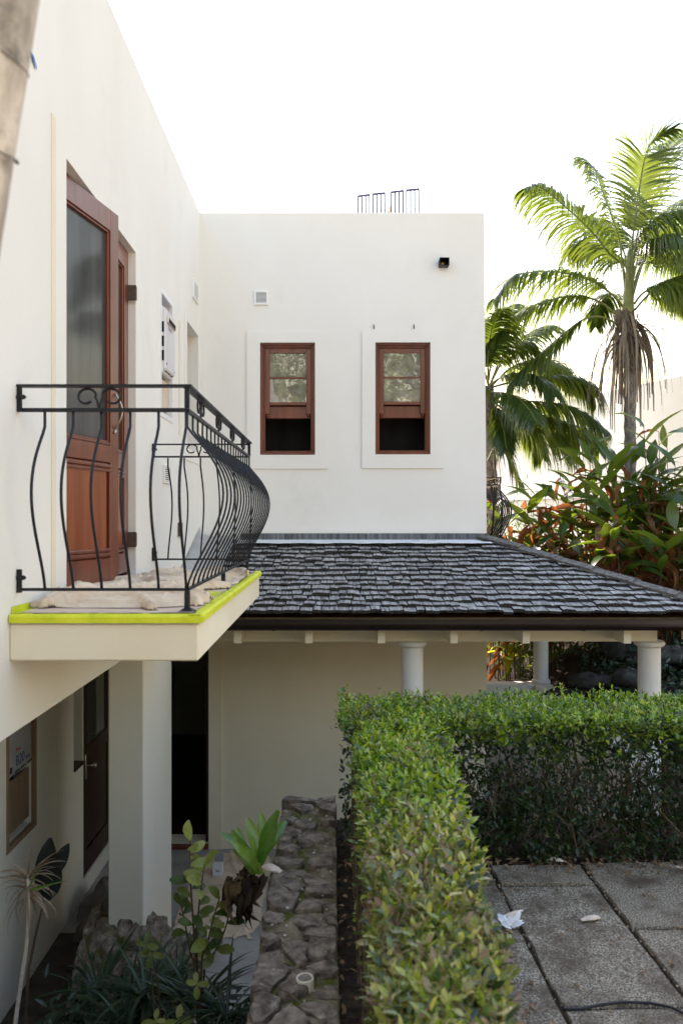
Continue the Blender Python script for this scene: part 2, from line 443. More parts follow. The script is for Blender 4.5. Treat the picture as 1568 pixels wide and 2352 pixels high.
sap_yel = leafmat('pale sapling leaf', [(0,(.24,.29,.055)),(1,(.42,.44,.14))], trans=.4, rough=.4, spec=.4)
straw_m = leafmat('straw leaf', [(0,(.22,.155,.10)),(.6,(.36,.27,.19)),(1,(.45,.36,.26))], trans=.2, rough=.8, spec=.2)
black_leaf = leafmat('dusky leaf', [(0,(.008,.012,.009)),(1,(.014,.02,.014))], trans=.05, rough=.45, spec=.3)
tree_m = leafmat('sunlit tree leaf', [(0,(.04,.08,.015)),(.5,(.09,.13,.025)),(1,(.16,.17,.04))], trans=.3, rough=.45,
                 patch=[(0,(.10,.07,.035)),(1,(.20,.15,.08))], pscale=.9)

# ------------------------------------------------------------------ helpers: leaves
def leaves(Pn, D, N, L, Wd, fold=.25, curl=.15):
    """numpy leaf cloud: 8 verts, 6 faces (as quads/tris -> all tris here)"""
    Pn, D, N = np.asarray(Pn), np.asarray(D), np.asarray(N)
    D = D / np.linalg.norm(D, axis=1, keepdims=True)
    N = N - D * (N*D).sum(1, keepdims=True)
    N = N / (np.linalg.norm(N, axis=1, keepdims=True) + 1e-9)
    X = np.cross(D, N)
    L = np.asarray(L)[:,None]; Wd = np.asarray(Wd)[:,None]
    def at(t, w, up): return Pn + D*(t*L) + X*(w*Wd) + N*(up*Wd) - N*(curl*t*t*L)
    V = np.stack([at(0,0,0), at(.32,.46,fold*.46), at(.32,0,0), at(.32,-.46,fold*.46),
                  at(.66,.40,fold*.40), at(.66,0,0), at(.66,-.40,fold*.40), at(1,0,0)], 1)
    T = np.array([(0,1,2),(0,2,3),(1,4,5),(1,5,2),(2,5,6),(2,6,3),(4,7,5),(5,7,6)])
    n = len(Pn)
    F = (T[None] + (np.arange(n)*8)[:,None,None]).reshape(-1,3)
    return V.reshape(-1,3), F

def leafmesh(name, mt, prof, droop=.3, fold=.2, wavy=0.0, twist=0.0, seed=0):
    """single leaf of unit length along +Y, normal +Z; prof = half-widths along the length"""
    rr = random.Random(seed)
    n = len(prof); V = []; F = []
    for i, w in enumerate(prof):
        t = i/(n-1)
        a = droop*t
        y = math.sin(a)/max(droop,1e-3) if droop > 1e-3 else t
        z = -(1-math.cos(a))/max(droop,1e-3) if droop > 1e-3 else 0
        tw = twist*t
        for sx in (-1,0,1):
            u = w*sx
            up = abs(u)*fold + (wavy*w*math.sin(t*14+sx*1.3+rr.random()) if sx else 0)
            V.append((u*math.cos(tw)-up*math.sin(tw), y, z + up*math.cos(tw)+u*math.sin(tw)))
    for i in range(n-1):
        for k in (0,1): F.append((i*3+k, i*3+k+1, i*3+k+4, i*3+k+3))
    me = mesh_np(name, V, F)
    me.polygons.foreach_set('use_smooth', [True]*len(me.polygons))
    me.materials.append(mt)
    return me

def rvec():
    v = Vector((random.gauss(0,1), random.gauss(0,1), random.gauss(0,1)))
    return v.normalized()

# ------------------------------------------------------------------ setting: ground, terrace, floor
def grid_sheet(name, x0, x1, y0, y1, nx, ny, zf, mt, parent=None, smooth=True):
    xs = np.linspace(x0,x1,nx); ys = np.linspace(y0,y1,ny)
    V = [(x,y,zf(x,y)) for y in ys for x in xs]
    F = [(j*nx+i, j*nx+i+1, (j+1)*nx+i+1, (j+1)*nx+i) for j in range(ny-1) for i in range(nx-1)]
    return ob_np(name, V, F, mt, parent, smooth)

m = MB(); m.add([(-300,-300,-.06),(300,-300,-.06),(300,500,-.06),(-300,500,-.06)], [(0,1,2,3)])
tag(ob('ground', m, ground_m, recalc=False), kind='structure')
m = MB(); m.box(-2.15, 2.78, 1.0, 12.0, -.05, 0.0)
tag(ob('porch_floor', m, concrete), kind='structure')
m = MB(); m.box(-2.149, -1.66, 1.0, 6.3, .0005, .0045)
tag(ob('side_path', m, path_m), kind='structure')
# upper garden terrace, its soil
m = MB(); m.box(-.02, 30, -30, 5.02, -.04, 1.385)
tag(ob('terrace', m, soil), kind='structure')
m = MB(); m.box(-.015, 29.9, -29.9, .34, 1.3855, 1.397); m.box(3.26, 29.9, .3405, 5.0, 1.3855, 1.397)
tag(ob('gravel_court', m, court_m), kind='structure')
tag(grid_sheet('garden_soil', .0, .92, .4, 5.0, 30, 120, lambda x,y: 1.40+.03*ns(x*9,y*9)+.012*ns(x*30,y*30), soil), kind='structure')
# bank of the side garden
def bankz(x,y):
    return 1.0 + .42*max(0,x-2.9)**.8 + .10*ns(x*1.7,y*1.7) + .05*ns(x*6,y*6) + .02*(y-9)
tag(grid_sheet('garden_bank', 2.80, 8.5, 5.1, 20, 60, 110, bankz, soil), kind='structure')
tag(grid_sheet('back_bed', .5, 2.82, 10.45, 20, 20, 60, lambda x,y: 1.0+.06*ns(x*3,y*3), soil), kind='structure')
m = MB(); m.box(-2.14, -.03, -7, .95, -.03, 1.30)
tag(ob('unseen_bank', m, soil), kind='structure')  # unseen fill behind the viewer, added to cut light on the lower level
# low planting bed in front of the pillar
def bedz(x,y):
    e = min(1, max(0,(x+1.95)/.35)) * min(1, max(0,(-.26-x)/.2+.2)) * min(1, max(0,(5.0-y)/.4))
    return -.02 + e*(.30 + .05*ns(x*5,y*5) + .03*ns(x*17,y*17))
tag(grid_sheet('planting_bed', -1.95, -.27, 1.6, 5.0, 50, 80, bedz, soil), kind='structure')

# ------------------------------------------------------------------ house
house = thing('house', 'white two storey rendered house with sash windows and overhanging left wing', 'house', (-1.3, 7.92, 0))
XW = -1.308     # face of the left wing
YW = 7.92       # face of the end wall
XR = 1.537      # right face
TOP = 6.315

def wall_grid(m, axis, face, back, a, z, holes):
    """wall slab with real openings; axis 'x': face at x=face, runs along y; axis 'y': face at y=face, runs along x"""
    A = sorted(set([a[0], a[1]] + [h[0] for h in holes] + [h[1] for h in holes]))
    Z = sorted(set([z[0], z[1]] + [h[2] for h in holes] + [h[3] for h in holes]))
    def pt(u, v, d): return (d, u, v) if axis == 'x' else (u, d, v)
    def solid(i, j):
        if i < 0 or j < 0 or i >= len(A)-1 or j >= len(Z)-1: return False
        cu, cv = (A[i]+A[i+1])/2, (Z[j]+Z[j+1])/2
        return not any(h[0] < cu < h[1] and h[2] < cv < h[3] for h in holes)
    vid = {}
    V = []
    def v(i, j, s):
        k = (i,j,s)
        if k not in vid:
            vid[k] = len(V); V.append(pt(A[i], Z[j], face if s == 0 else back))
        return vid[k]
    F = []
    for i in range(len(A)-1):
        for j in range(len(Z)-1):
            if not solid(i,j): continue
            F.append((v(i,j,0),v(i+1,j,0),v(i+1,j+1,0),v(i,j+1,0)))
            F.append((v(i,j,1),v(i,j+1,1),v(i+1,j+1,1),v(i+1,j,1)))
            if not solid(i-1,j): F.append((v(i,j,0),v(i,j+1,0),v(i,j+1,1),v(i,j,1)))
            if not solid(i+1,j): F.append((v(i+1,j,0),v(i+1,j,1),v(i+1,j+1,1),v(i+1,j+1,0)))
            if not solid(i,j-1): F.append((v(i,j,0),v(i,j,1),v(i+1,j,1),v(i+1,j,0)))
            if not solid(i,j+1): F.append((v(i,j+1,0),v(i+1,j+1,0),v(i+1,j+1,1),v(i,j+1,1)))
    m.add(V, F)

DOOR = (3.93, 5.32, 2.905, 5.06)
HEAT = (6.10, 6.52, 4.10, 5.02)
SIDE = (7.16, 7.76, 3.92, 5.06)
m = MB(); wall_grid(m, 'x', XW, XW-.24, (-7.0, YW), (2.40, TOP), [DOOR, HEAT, SIDE])
ob('wing_wall', m, plaster, house)
W1 = (-.7145, -.1645, 3.9165, 5.034)
W2 = (.4287, .9786, 3.921, 5.036)
LDOOR = (-2.02, -1.221, .05, 2.14)
m = MB(); wall_grid(m, 'y', YW, YW+.24, (-2.39, XR), (0, 2.90), [LDOOR])
ob('porch_wall', m, plaster_cream, house)
m = MB(); wall_grid(m, 'y', YW, YW+.24, (-2.39, XR), (2.90, TOP), [W1, W2])
# the end corner is very slightly out of plumb
m.v = [(x - .026*max(0,(z-3.0)/3.3) if x > 1.5 else x, y, z) for x,y,z in m.v]
ob('end_wall', m, plaster, house)
m = MB(); wall_grid(m, 'x', XR-.002, XR-.24, (YW+.24, 12.0), (0, TOP), [(10.75,11.75,2.9,5.0)])
ob('side_wall', m, plaster, house)
# recessed lower wall under the wing
LH = (5.30, 5.76, 1.09, 2.30)
LWIN = (6.64, 6.88, 1.165, 2.30)
LDR = (6.90, 7.80, .15, 2.30)
m = MB(); wall_grid(m, 'x', -2.15, -2.39, (-7.0, YW), (0, 2.40), [LH, LWIN, LDR])
ob('lower_wall', m, plaster_mid, house)
m = MB(); m.box(-2.39, XW-.24, -7.0, YW, 2.402, 2.60)
ob('wing_soffit', m, plaster, house)
m = MB()
m.box(-6.2, XR-.242, 12.0, 12.2, 0, TOP); m.box(-6.4, -6.2, -7.2, 12.2, 0, TOP); m.box(-6.2, XW-.24, -7.2, -7.0, 0, TOP)
ob('rear_wall', m, plaster, house)
m = MB(); m.box(-6.2, XR-.245, YW+.245, 12.0, 2.70, 2.89); m.box(-6.2, XW-.242, -7.0, YW+.243, 2.605, 2.89)
ob('upper_floor', m, wood_dark, house)
m = MB(); m.box(-6.2, XR-.245, YW+.245, 12.0, 5.75, 5.9); m.box(-6.2, XW-.242, -7.0, YW+.243, 5.75, 5.9)
ob('flat_roof', m, concrete, house)
m = MB(); m.box(-6.2, XR-.25, YW+.25, 12.0, -.03, .035); m.box(-6.2, -2.4, -7.0, YW+.24, -.03, .034)
ob('lower_floor', m, wood_dark, house)
# metal capping of the parapet
m = MB(); m.box(XW-.25, XW-.004, -7.0, YW+.004, TOP+.001, TOP+.012); m.box(XW-.25, XR-.030, YW+.0045, YW+.25, TOP+.001, TOP+.012)
ob('parapet_capping', m, plaster, house)
# wing wall that carries the overhang
m = MB(); m.cbox(-1.50, -1.262, 5.35, 6.28, -.02, 2.40, .008)
ob('pillar', m, plaster_mid, house)
# unpainted bands on the wing wall
m = MB(); m.box(XW+.0005, XW+.004, 3.714, 3.768, 2.90, 5.175)
ob('unpainted_band', m, paint_band, house)
m = MB(); m.box(XW+.0005, XW+.003, 6.80, 6.88, 4.0, 4.98)
ob('unpainted_band', m, paint_band, house)
m = MB(); m.box(-2.1495, -2.145, 6.22, 6.30, .62, 2.38)
ob('unpainted_band', m, paint_band, house)

# balcony slab
m = MB(); m.cbox(XW+.001, -.541, 3.233, 5.93, 2.703, 2.855, .006)
ob('balcony_slab', m, plaster_cream, house)
m = MB(); m.cbox(XW+.001, -.527, 3.219, 5.945, 2.8555, 2.891, .010)
ob('balcony_tile', m, concrete, house)

# window surrounds, frames, sashes
def window(x0, x1, z0, z1, raise_, sur):
    sx0, sx1, sz0, sz1 = sur
    m = MB(); wall_grid(m, 'y', YW-.016, YW-.0005, (sx0, sx1), (sz0, sz1), [(x0+.002, x1-.002, z0, z1-.002)])
    ob('window_surround', m, plaster, house)
    y0 = YW+.045
    fr = MB()
    def ring(m, a0, a1, b0, b1, w, ya, yb, b=.003):
        m.cbox(a0, a0+w, ya, yb, b0, b1, b); m.cbox(a1-w, a1, ya, yb, b0, b1, b)
        m.cbox(a0+w, a1-w, ya, yb, b1-w, b1, b); m.cbox(a0+w, a1-w, ya, yb, b0, b0+w, b)
    ring(fr, x0, x1, z0, z1, .022, y0-.02, y0+.10)
    ring(fr, x0+.022, x1-.022, z0+.022, z1-.022, .012, y0-.004, y0+.10)
    ring(fr, x0+.034, x1-.034, z0+.034, z1-.034, .012, y0+.012, y0+.10)
    w = ob('window', fr, wood, house)
    a0, a1 = x0+.046, x1-.046
    zb = z0+.45                              # foot of the upper sash
    zt = z1-.046
    m = MB()
    st = .046
    m.cbox(a0, a0+st, y0+.026, y0+.062, zb-.035, zt, .003); m.cbox(a1-st, a1, y0+.026, y0+.062, zb-.035, zt, .003)
    m.cbox(a0+st, a1-st, y0+.026, y0+.062, zt-.045, zt, .003)
    m.cbox(a0+st, a1-st, y0+.026, y0+.062, zb+.055, zb+.085, .003)
    zm = (zt-.045+zb+.085)/2
    m.cbox(a0+st, a1-st, y0+.030, y0+.058, zm-.009, zm+.009, .003)
    for sx in (a0, a1-st):                   # curved horns under the stiles
        m.cbox(sx+.006, sx+st-.006, y0+.028, y0+.060, zb-.06, zb-.035, .008)
    ob('sash', m, wood, w)
    for q0, q1 in ((zm+.009, zt-.045), (zb+.085, zm-.009)):
        m = MB(); m.box(a0+st-.001, a1-st+.001, y0+.042, y0+.046, q0-.001, q1+.001); ob('pane', m, pane_m, w)
    m = MB(); m.cbox(a0+.004, a1-.004, y0+.066, y0+.10, zb-.075, zb+.05, .006)
    m.cbox(a0+.004, a0+.05, y0+.066, y0+.10, zb+.05, zt, .004); m.cbox(a1-.05, a1-.004, y0+.066, y0+.10, zb+.05, zt, .004)
    ob('raised_sash', m, wood, w)
    m = MB(); m.cbox(x0+.001, x1-.001, YW-.012, y0-.021, z0+.001, z0+.02, .003); ob('sill', m, wood, w)
    V = []; F = []
    for i in range(61):
        x = x0-.12+(x1-x0+.24)*i/60
        V += [(x, YW+.42+.012*math.sin(i*.33)+.02*ns(i*.15), z0-.3), (x, YW+.42+.010*math.sin(i*.33+.3), z1+.1)]
    for i in range(60): F.append((2*i,2*i+2,2*i+3,2*i+1))
    ob_np('shade_curtain', V, F, shade_curtain_m, w, True)  # near-black curtain added so the room behind the open sash stays dark
window(*W1, .5, (-.844, -.039, 3.778, 5.133))
window(*W2, .5, (.2988, 1.104, 3.783, 5.146))
# plaster step at the window edge of the wing wall
m = MB(); m.box(XW-.20, XW-.14, SIDE[0]+.002, SIDE[1]-.002, SIDE[2]+.002, SIDE[3]-.002)
w = ob('window', m, wood, house)
m = MB(); m.box(XW-.139, XW-.134, SIDE[0]+.05, SIDE[1]-.05, SIDE[2]+.05, SIDE[3]-.05); ob('pane', m, pane_m, w)
m = MB(); wall_grid(m, 'x', XW+.010, XW+.0005, (SIDE[0]-.09, YW-.02), (SIDE[2]-.11, SIDE[3]+.09), [(SIDE[0]+.001, SIDE[1], SIDE[2], SIDE[3])])
ob('window_surround', m, plaster, house)

# balcony doors
def door_leaf(hx, hy, ang, width, sgn, name_panel, lab=None):
    """leaf built along local +Y from its hinge, face toward +X, turned by ang about z"""
    z0, z1 = 2.93, 5.045
    T = .042
    fr = MB()
    st = .095
    zg0, zp1, zp0 = 3.70, 3.60, 3.06
    fr.cbox(0, T, 0, st, z0, z1, .003); fr.cbox(0, T, width-st, width, z0, z1, .003)
    fr.cbox(0, T, st, width-st, z1-.115, z1, .003)
    fr.cbox(0, T, st, width-st, zp1, zg0, .003); fr.cbox(0, T, st, width-st, z0, zp0, .003)
    M = Matrix.Translation((hx, hy, 0)) @ Matrix.Rotation(ang, 4, 'Z') @ Matrix.Diagonal((1, sgn, 1, 1))
    d = ob('balcony_door', fr.xform(M), wood, house)
    if lab: d['label'] = lab
    m = MB()                                   # glazing bead
    a, b, c, e = st, width-st, zg0, z1-.115
    for i, (q, off) in enumerate(((.012,.006),(.024,-.004))):
        m.cbox(off+.006, T+off, a+q-.012, a+q, c, e, .002); m.cbox(off+.006, T+off, b-q, b-q+.012, c, e, .002)
        m.cbox(off+.006, T+off, a+q, b-q, e-q, e-q+.012, .002); m.cbox(off+.006, T+off, a+q, b-q, c+q-.012, c+q, .002)
    ob('bead', m.xform(M), wood, d)
    m = MB(); m.box(.014, .020, a, b, c, e); ob('glass', m.xform(M), door_glass, d)
    m = MB(); m.cbox(.010, .030, a+.002, b-.002, zp0+.002, zp1-.002, .004); m.cbox(.029, .040, a+.045, b-.045, zp0+.045, zp1-.045, .010)
    ob('panel', m.xform(M), wood_panel, d)
    m = MB()
    for zz in (zp1-.022, zp1-.045, zp0+.022, zp0+.045):
        m.cbox(.03, T+.012, a, b, zz-.009, zz+.009, .004)
    for yy in (a+.012, b-.012): m.cbox(.03, T+.008, yy-.010, yy+.010, zp0+.03, zp1-.03, .004)
    ob('moulding', m.xform(M), wood, d)
    # curved pull handle
    m = MB()
    pts = []
    for i in range(13):
        t = i/12
        pts.append((T + .004 + .045*math.sin(math.pi*t), width-.05, 3.80 + .20*t))
    m.tube(pts, .006, 8)
    m.tube([(T-.002, width-.05, 3.78), (T+.012, width-.05, 3.78)], .012, 10)
    ob('handle', m.xform(M), brass, d, smooth=True)
    return d
door_leaf(-1.428, 3.965, -math.atan2(.2176, 1), .695, 1, 'panel', 'near leaf standing ajar, glazed above a wood panel')
door_leaf(-1.398, 5.285, math.atan2(.035, 1), .66, -1, 'panel')
m = MB()
m.box(XW-.10, XW-.05, 3.932, 3.962, 2.90, 5.058); m.box(XW-.10, XW-.05, 5.288, 5.318, 2.90, 5.058); m.box(XW-.10, XW-.05, 3.962, 5.288, 5.048, 5.058)
ob('door_frame', m, wood, house)
for zz in (3.28+(1192-665)*.00285, 3.28+(1192-1240)*.00285):
    m = MB(); m.cbox(XW-.05, XW+.012, 5.281, 5.287, zz-.05, zz+.05, .002); m.cbox(XW-.048, XW+.010, 5.287, 5.315, zz-.045, zz+.045, .002)
    for q in (-.03, 0, .03): m.tube([(XW-.006, 5.2805, zz+q), (XW-.006, 5.278, zz+q)], .005, 8)
    ob('hinge', m, hinge_metal, house)

# vents
def vent(axis, a0, a1, z0, z1, mt, nslat, rim=.018):
    T = .018
    def bx(m, u0, u1, d0, d1, v0, v1):
        if axis == 'y': m.cbox(u0, u1, YW-d1, YW-d0, v0, v1, .002)
        else: m.cbox(XW+d0, XW+d1, u0, u1, v0, v1, .002)
    m = MB()
    bx(m, a0, a0+rim, .0005, T, z0, z1); bx(m, a1-rim, a1, .0005, T, z0, z1)
    bx(m, a0+rim, a1-rim, .0005, T, z1-rim, z1); bx(m, a0+rim, a1-rim, .0005, T, z0, z0+rim)
    v = ob('wall_vent', m, mt, house)
    m = MB(); bx(m, a0+rim, a1-rim, .0005, .004, z0+rim, z1-rim); ob('backing', m, black_void, v)
    h = (z1-z0-2*rim)/nslat
    for k in range(nslat):
        zz = z0+rim+(k+.5)*h
        m = MB(); bx(m, a0+rim, a1-rim, .006, T-.003, zz-h*.27, zz+h*.27); ob('slat', m, mt, v)
vent('y', -.771, -.632, 5.406, 5.549, white_plastic, 9)
vent('x', 7.47, 7.74, 5.36, 5.535, white_plastic, 9)
vent('x', 6.17, 6.41, 3.56, 3.70, plaster, 7, .016)
# outlet low on the wing wall, hooks over the right window
m = MB(); m.cbox(XW+.0005, XW+.03, 6.76, 6.84, 3.13, 3.25, .004); ob('outlet_box', m, hinge_metal, house)
for px in (858, 950):
    x = (px-762)/1829*YW
    m = MB(); m.tube([(x, YW+.001, 5.20), (x, YW-.02, 5.19), (x-.002, YW-.022, 5.165)], .005, 6); m.tube([(x, YW-.02, 5.19), (x, YW-.02, 5.212)], .004, 6)
    ob('hook', m, iron, house)
# door surround and threshold on the porch
m = MB(); wall_grid(m, 'y', YW-.018, YW-.0005, (-2.13, -1.09), (.002, 2.26), [(-2.02, -1.222, .002, 2.14)])
ob('door_surround', m, plaster_cream, house)
m = MB(); m.cbox(-2.018, -1.223, YW-.03, YW+.2, .003, .049, .004); ob('threshold', m, wood, house)
m = MB(); m.cbox(-2.018, -1.99, YW+.06, YW+.14, .05, 2.138, .003); m.cbox(-1.262, -1.223, YW+.06, YW+.14, .05, 2.138, .003); ob('door_frame', m, wood_dark, house)
# lower window and door under the wing
m = MB(); m.box(-2.30, -2.26, LWIN[0]+.002, LWIN[1]-.002, LWIN[2]+.002, LWIN[3]-.002); w = ob('window', m, wood_dark, house)
m = MB(); m.box(-2.259, -2.255, LWIN[0]+.03, LWIN[1]-.03, LWIN[2]+.04, LWIN[3]-.04); ob('pane', m, dark_glass, w)
m = MB(); m.cbox(-2.25, -2.135, LWIN[0]+.003, LWIN[1]-.003, LWIN[2]+.002, LWIN[2]+.03, .003); ob('sill', m, wood_dark, w)
m = MB()
yA, yB = LDR[0]+.03, LDR[1]-.03
m.cbox(-2.20, -2.158, yA, yA+.10, .16, 2.28, .003); m.cbox(-2.20, -2.158, yB-.10, yB, .16, 2.28, .003)
m.cbox(-2.20, -2.158, yA+.10, yB-.10, 2.17, 2.28, .003); m.cbox(-2.20, -2.158, yA+.10, yB-.10, 1.14, 1.27, .003); m.cbox(-2.20, -2.158, yA+.10, yB-.10, .16, .36, .003)
d = ob('entry_door', m, wood_dark, house)
m = MB(); m.box(-2.184, -2.176, yA+.099, yB-.099, 1.269, 2.171); ob('glass', m, dark_glass, d)
m = MB(); m.cbox(-2.19, -2.168, yA+.099, yB-.099, .359, 1.141, .006); ob('panel', m, wood_dark, d)
m = MB(); m.cbox(-2.157, -2.150, yA+.03, yA+.075, 1.0, 1.22, .002); m.tube([(-2.15,yA+.052,1.12),(-2.10,yA+.052,1.12),(-2.10,yA+.14,1.12)], .008, 8)
m.lathe(-2.11, yA+.16, [(.004,1.065),(.022,1.075),(.026,1.09),(.02,1.105),(.004,1.11)], 12)
ob('handle', m, brass, d, smooth=True)

# ------------------------------------------------------------------ gas heaters in wall recesses
def text(name, body, size, mt, parent, M):
    c = bpy.data.curves.new(name, 'FONT'); c.body = body; c.size = size; c.extrude = .0006; c.align_x = 'LEFT'
    to = bpy.data.objects.new('text_source', c)
    COL.objects.link(to); bpy.context.view_layer.update()
    me = bpy.data.meshes.new_from_object(to.evaluated_get(bpy.context.evaluated_depsgraph_get()))
    bpy.data.objects.remove(to); bpy.data.curves.remove(c)
    me.materials.clear(); me.materials.append(mt)
    o = bpy.data.objects.new(name, me)
    COL.objects.link(o); WO[o.name] = M.to_translation()
    o.parent = parent
    o.matrix_local = Matrix.Translation(-WO[parent.name]) @ M
    return o
def facing_x(x, y, z):     # text lying on a plane facing +X, reading along +Y
    M = Matrix(((0,0,1),(1,0,0),(0,1,0))).to_4x4(); M.translation = (x, y, z); return M

def heater(xw, hole, zb, ztop, label, out, prints, mt):
    y0, y1, z0, z1 = hole
    h = thing('gas_heater', label, 'water heater', (xw-.05, (y0+y1)/2, z0))
    m = MB(); wall_grid(m, 'x', xw+.006, xw-.02, (y0-.035, y1+.035), (z0-.035, z1+.035), [(y0+.004, y1-.004, z0+.004, z1-.004)])
    ob('recess_frame', m, white_plastic if out > 0 else board_brown, h)
    m = MB(); m.box(xw-.16, xw-.15, y0+.001, y1-.001, z0+.001, z1-.001); ob('back_board', m, black_void, h)
    m = MB(); m.box(xw-.05, xw-.036, y0+.006, y1-.006, z0+.045, zb-.012); ob('lower_board', m, board if out > 0 else board_brown, h)
    a, b = y0+.035, y1-.02
    m = MB(); m.cbox(xw-.12, xw+out-.02, a-.012, b+.006, zb+.01, ztop, .012); m.cbox(xw-.05, xw+out, a, b, zb+.03, ztop-.012, .014)
    body = ob('body', m, mt, h)
    m = MB()
    m.cbox(xw+out-.004, xw+out+.012, a+.05, b-.03, ztop-.13, ztop-.075, .006)
    ob('flue_grille', m, brass, h)
    m = MB(); m.box(xw+out+.0125, xw+out+.014, a+.065, b-.045, ztop-.12, ztop-.088)
    if out > 0:
        for k in range(3): m.box(xw-.004, xw+.02, a-.0135, a-.0125, zb+.10+k*.11, zb+.18+k*.11)
        for k in range(3): m.box(xw+out-.018, xw+out-.006, a+.05+k*.10, a+.12+k*.10, zb+.0285, zb+.0295)
        m.box(xw+out+.0005, xw+out+.0015, a+.03, a+.05, zb+.075, zb+.088); m.box(xw+out+.0005, xw+out+.0015, b-.05, b-.03, zb+.06, zb+.073)
    else:
        for k in range(3): m.box(xw+out+.0005, xw+out+.002, a+.10+k*.11, a+.18+k*.11, zb+.045, zb+.055)
        m.lathe(xw+out-.004, a+.035, [(.012,zb+.06),(.013,zb+.10)], 10)
    ob('slot', m, black_void, h)
    for body_t, size, mt2, dy, dz in prints:
        text('lettering', body_t, size, mt2, h, facing_x(xw+out+.0008, a+dy, zb+dz))
    return h
heater(XW, HEAT, 4.40, 4.93, 'white gas water heater set in the upper wall recess beside the balcony', .03,
       [('Rinnai', .055, ink_grey, .10, .36)], grey_enamel)
lh = heater(-2.15, LH, 1.50, 2.40, 'grey gas water heater in the dim lower wall recess with blue sticker', -.012,
       [('B20', .10, ink_blue, .12, .085), ('Rinnai', .035, ink_red, .12, .185), ('litres', .035, ink_blue, .30, .085)], dim_enamel)
m = MB(); m.box(-2.1615, -2.1603, 5.47, 5.575, 1.83, 2.06); st = ob('sticker', m, ink_blue, lh)
m = MB(); m.box(-2.1602, -2.1596, 5.495, 5.55, 1.845, 1.935); ob('sticker_panel', m, paper_white, lh)
text('lettering', 'GAS', .045, paper_white, lh, facing_x(-2.1597, 5.475, 1.97))

# ------------------------------------------------------------------ floodlight
fl = thing('floodlight', 'small black box floodlight high on the end wall near its corner', 'light', P(1017, 616, YW))
x0, x1, z0, z1 = 1.056, 1.152, 5.776, 5.846
m = MB()
m.cbox(x0, x1, YW-.11, YW-.0005, z1-.006, z1, .002); m.cbox(x0, x0+.006, YW-.10, YW-.0005, z0, z1-.006, .002); m.cbox(x1-.006, x1, YW-.10, YW-.0005, z0, z1-.006, .002)
m.cbox(x0+.006, x1-.006, YW-.085, YW-.0005, z0, z0+.006, .002); m.box(x0+.006, x1-.006, YW-.006, YW-.001, z0+.006, z1-.006)
ob('housing', m, iron, fl)
m = MB(); m.lathe(x0+.034, YW-.035, [(.004,z0+.008),(.020,z0+.012),(.023,z0+.026),(.015,z0+.04),(.003,z0+.044)], 12); ob('lamp', m, lamp_glass, fl, True)

# ------------------------------------------------------------------ rooftop aerial
ae = thing('roof_aerial', 'thin metal aerial of four upright barred frames above the parapet', 'aerial', P(890, 491, 9.0))
Ya = 9.0
for (xa, ya), (xb, yb) in (((822,451),(848,447.5)), ((856,446.5),(883,443.5)), ((898,442),(925,438.5)), ((933,437.5),(961,434.5))):
    m = MB()
    for k in range(4):
        t = k/3
        q = P(xa+(xb-xa)*t, ya+(yb-ya)*t, Ya)
        m.tube([(q.x+.004, Ya, 5.9), (q.x, Ya, q.z)], .010, 6)
    f_ = ob('upright_frame', m, alu_violet, ae)
    q0, q1 = P(xa,ya,Ya), P(xb,yb,Ya)
    m = MB(); m.tube([(q0.x-.006,Ya,q0.z),(q1.x+.006,Ya,q1.z)], .012, 6); ob('top_bar', m, alu_bar, f_)
m = MB(); q = P(892, 484, Ya); m.cbox(q.x-.02, q.x+.02, Ya-.03, Ya+.03, q.z-.02, q.z+.045, .004); m.tube([(q.x,Ya,5.9),(q.x,Ya,q.z)], .01, 6)
m.tube([(q.x-.12,Ya,q.z),(q.x+.03,Ya,q.z+.01)], .004, 6); ob('junction_box', m, board, ae)

# ------------------------------------------------------------------ blue tape scrap on the wing wall
m = MB()
b0 = [(3.62,5.17),(3.645,5.166),(3.672,5.135),(3.664,5.118),(3.648,5.128),(3.622,5.142)]
yy = 3.46
m.add([(XW+.001+.012*i/6, yy+(a-3.62)*1.2, 5.17+(z-5.17)) for i,(a,z) in enumerate(b0)] + [(XW+.003+.012*i/6, yy+(a-3.62)*1.2, 5.17+(z-5.17)) for i,(a,z) in enumerate(b0)],
      [(0,1,2,3,4,5),(11,10,9,8,7,6)] + [(i,(i+1)%6,6+(i+1)%6,6+i) for i in range(6)])
t_ = P(76, 138, XW*1829/(76-762))
dz = t_.z - 5.147
m.v = [(x, y + (t_.y - 3.49), z + dz) for x,y,z in m.v]
tag(ob('tape_scrap', m, blue_tape), 'scrap of blue painter tape stuck high on the white wing wall', 'tape')

# ------------------------------------------------------------------ balcony railing
def prof_bar(z0, z1, amp):
    """bellied baluster: list of (offset, z), straight at the top, belly below the middle"""
    pts = []
    for i in range(25):
        t = i/24                       # 0 top .. 1 bottom
        z = z1 + (z0-z1)*t
        if t < .09: o = 0
        else:
            u = (t-.09)/.91
            o = amp*(math.sin(math.pi*u**.78)**1.35)
        pts.append((o, z))
    return pts

def scroll_pts(sgn):
    """C scroll in (u,v), u along the rail; starts at the foot in the middle, rises over and curls in"""
    pts = []
    for i in range(9):
        t = i/8
        pts.append((sgn*.002 + sgn*.012*t*t, -.045 + .05*t))
    cx, cy, r = .044, .006, .034
    for i in range(1, 22):
        t = i/21
        a = math.pi*(1-.0) - t*math.pi*1.72
        rr = r*(1-.12*t) if t < .75 else r*(.91-.9*(t-.75))
        pts.append((sgn*(cx + rr*math.cos(a)), cy + rr*math.sin(a)))
    return pts

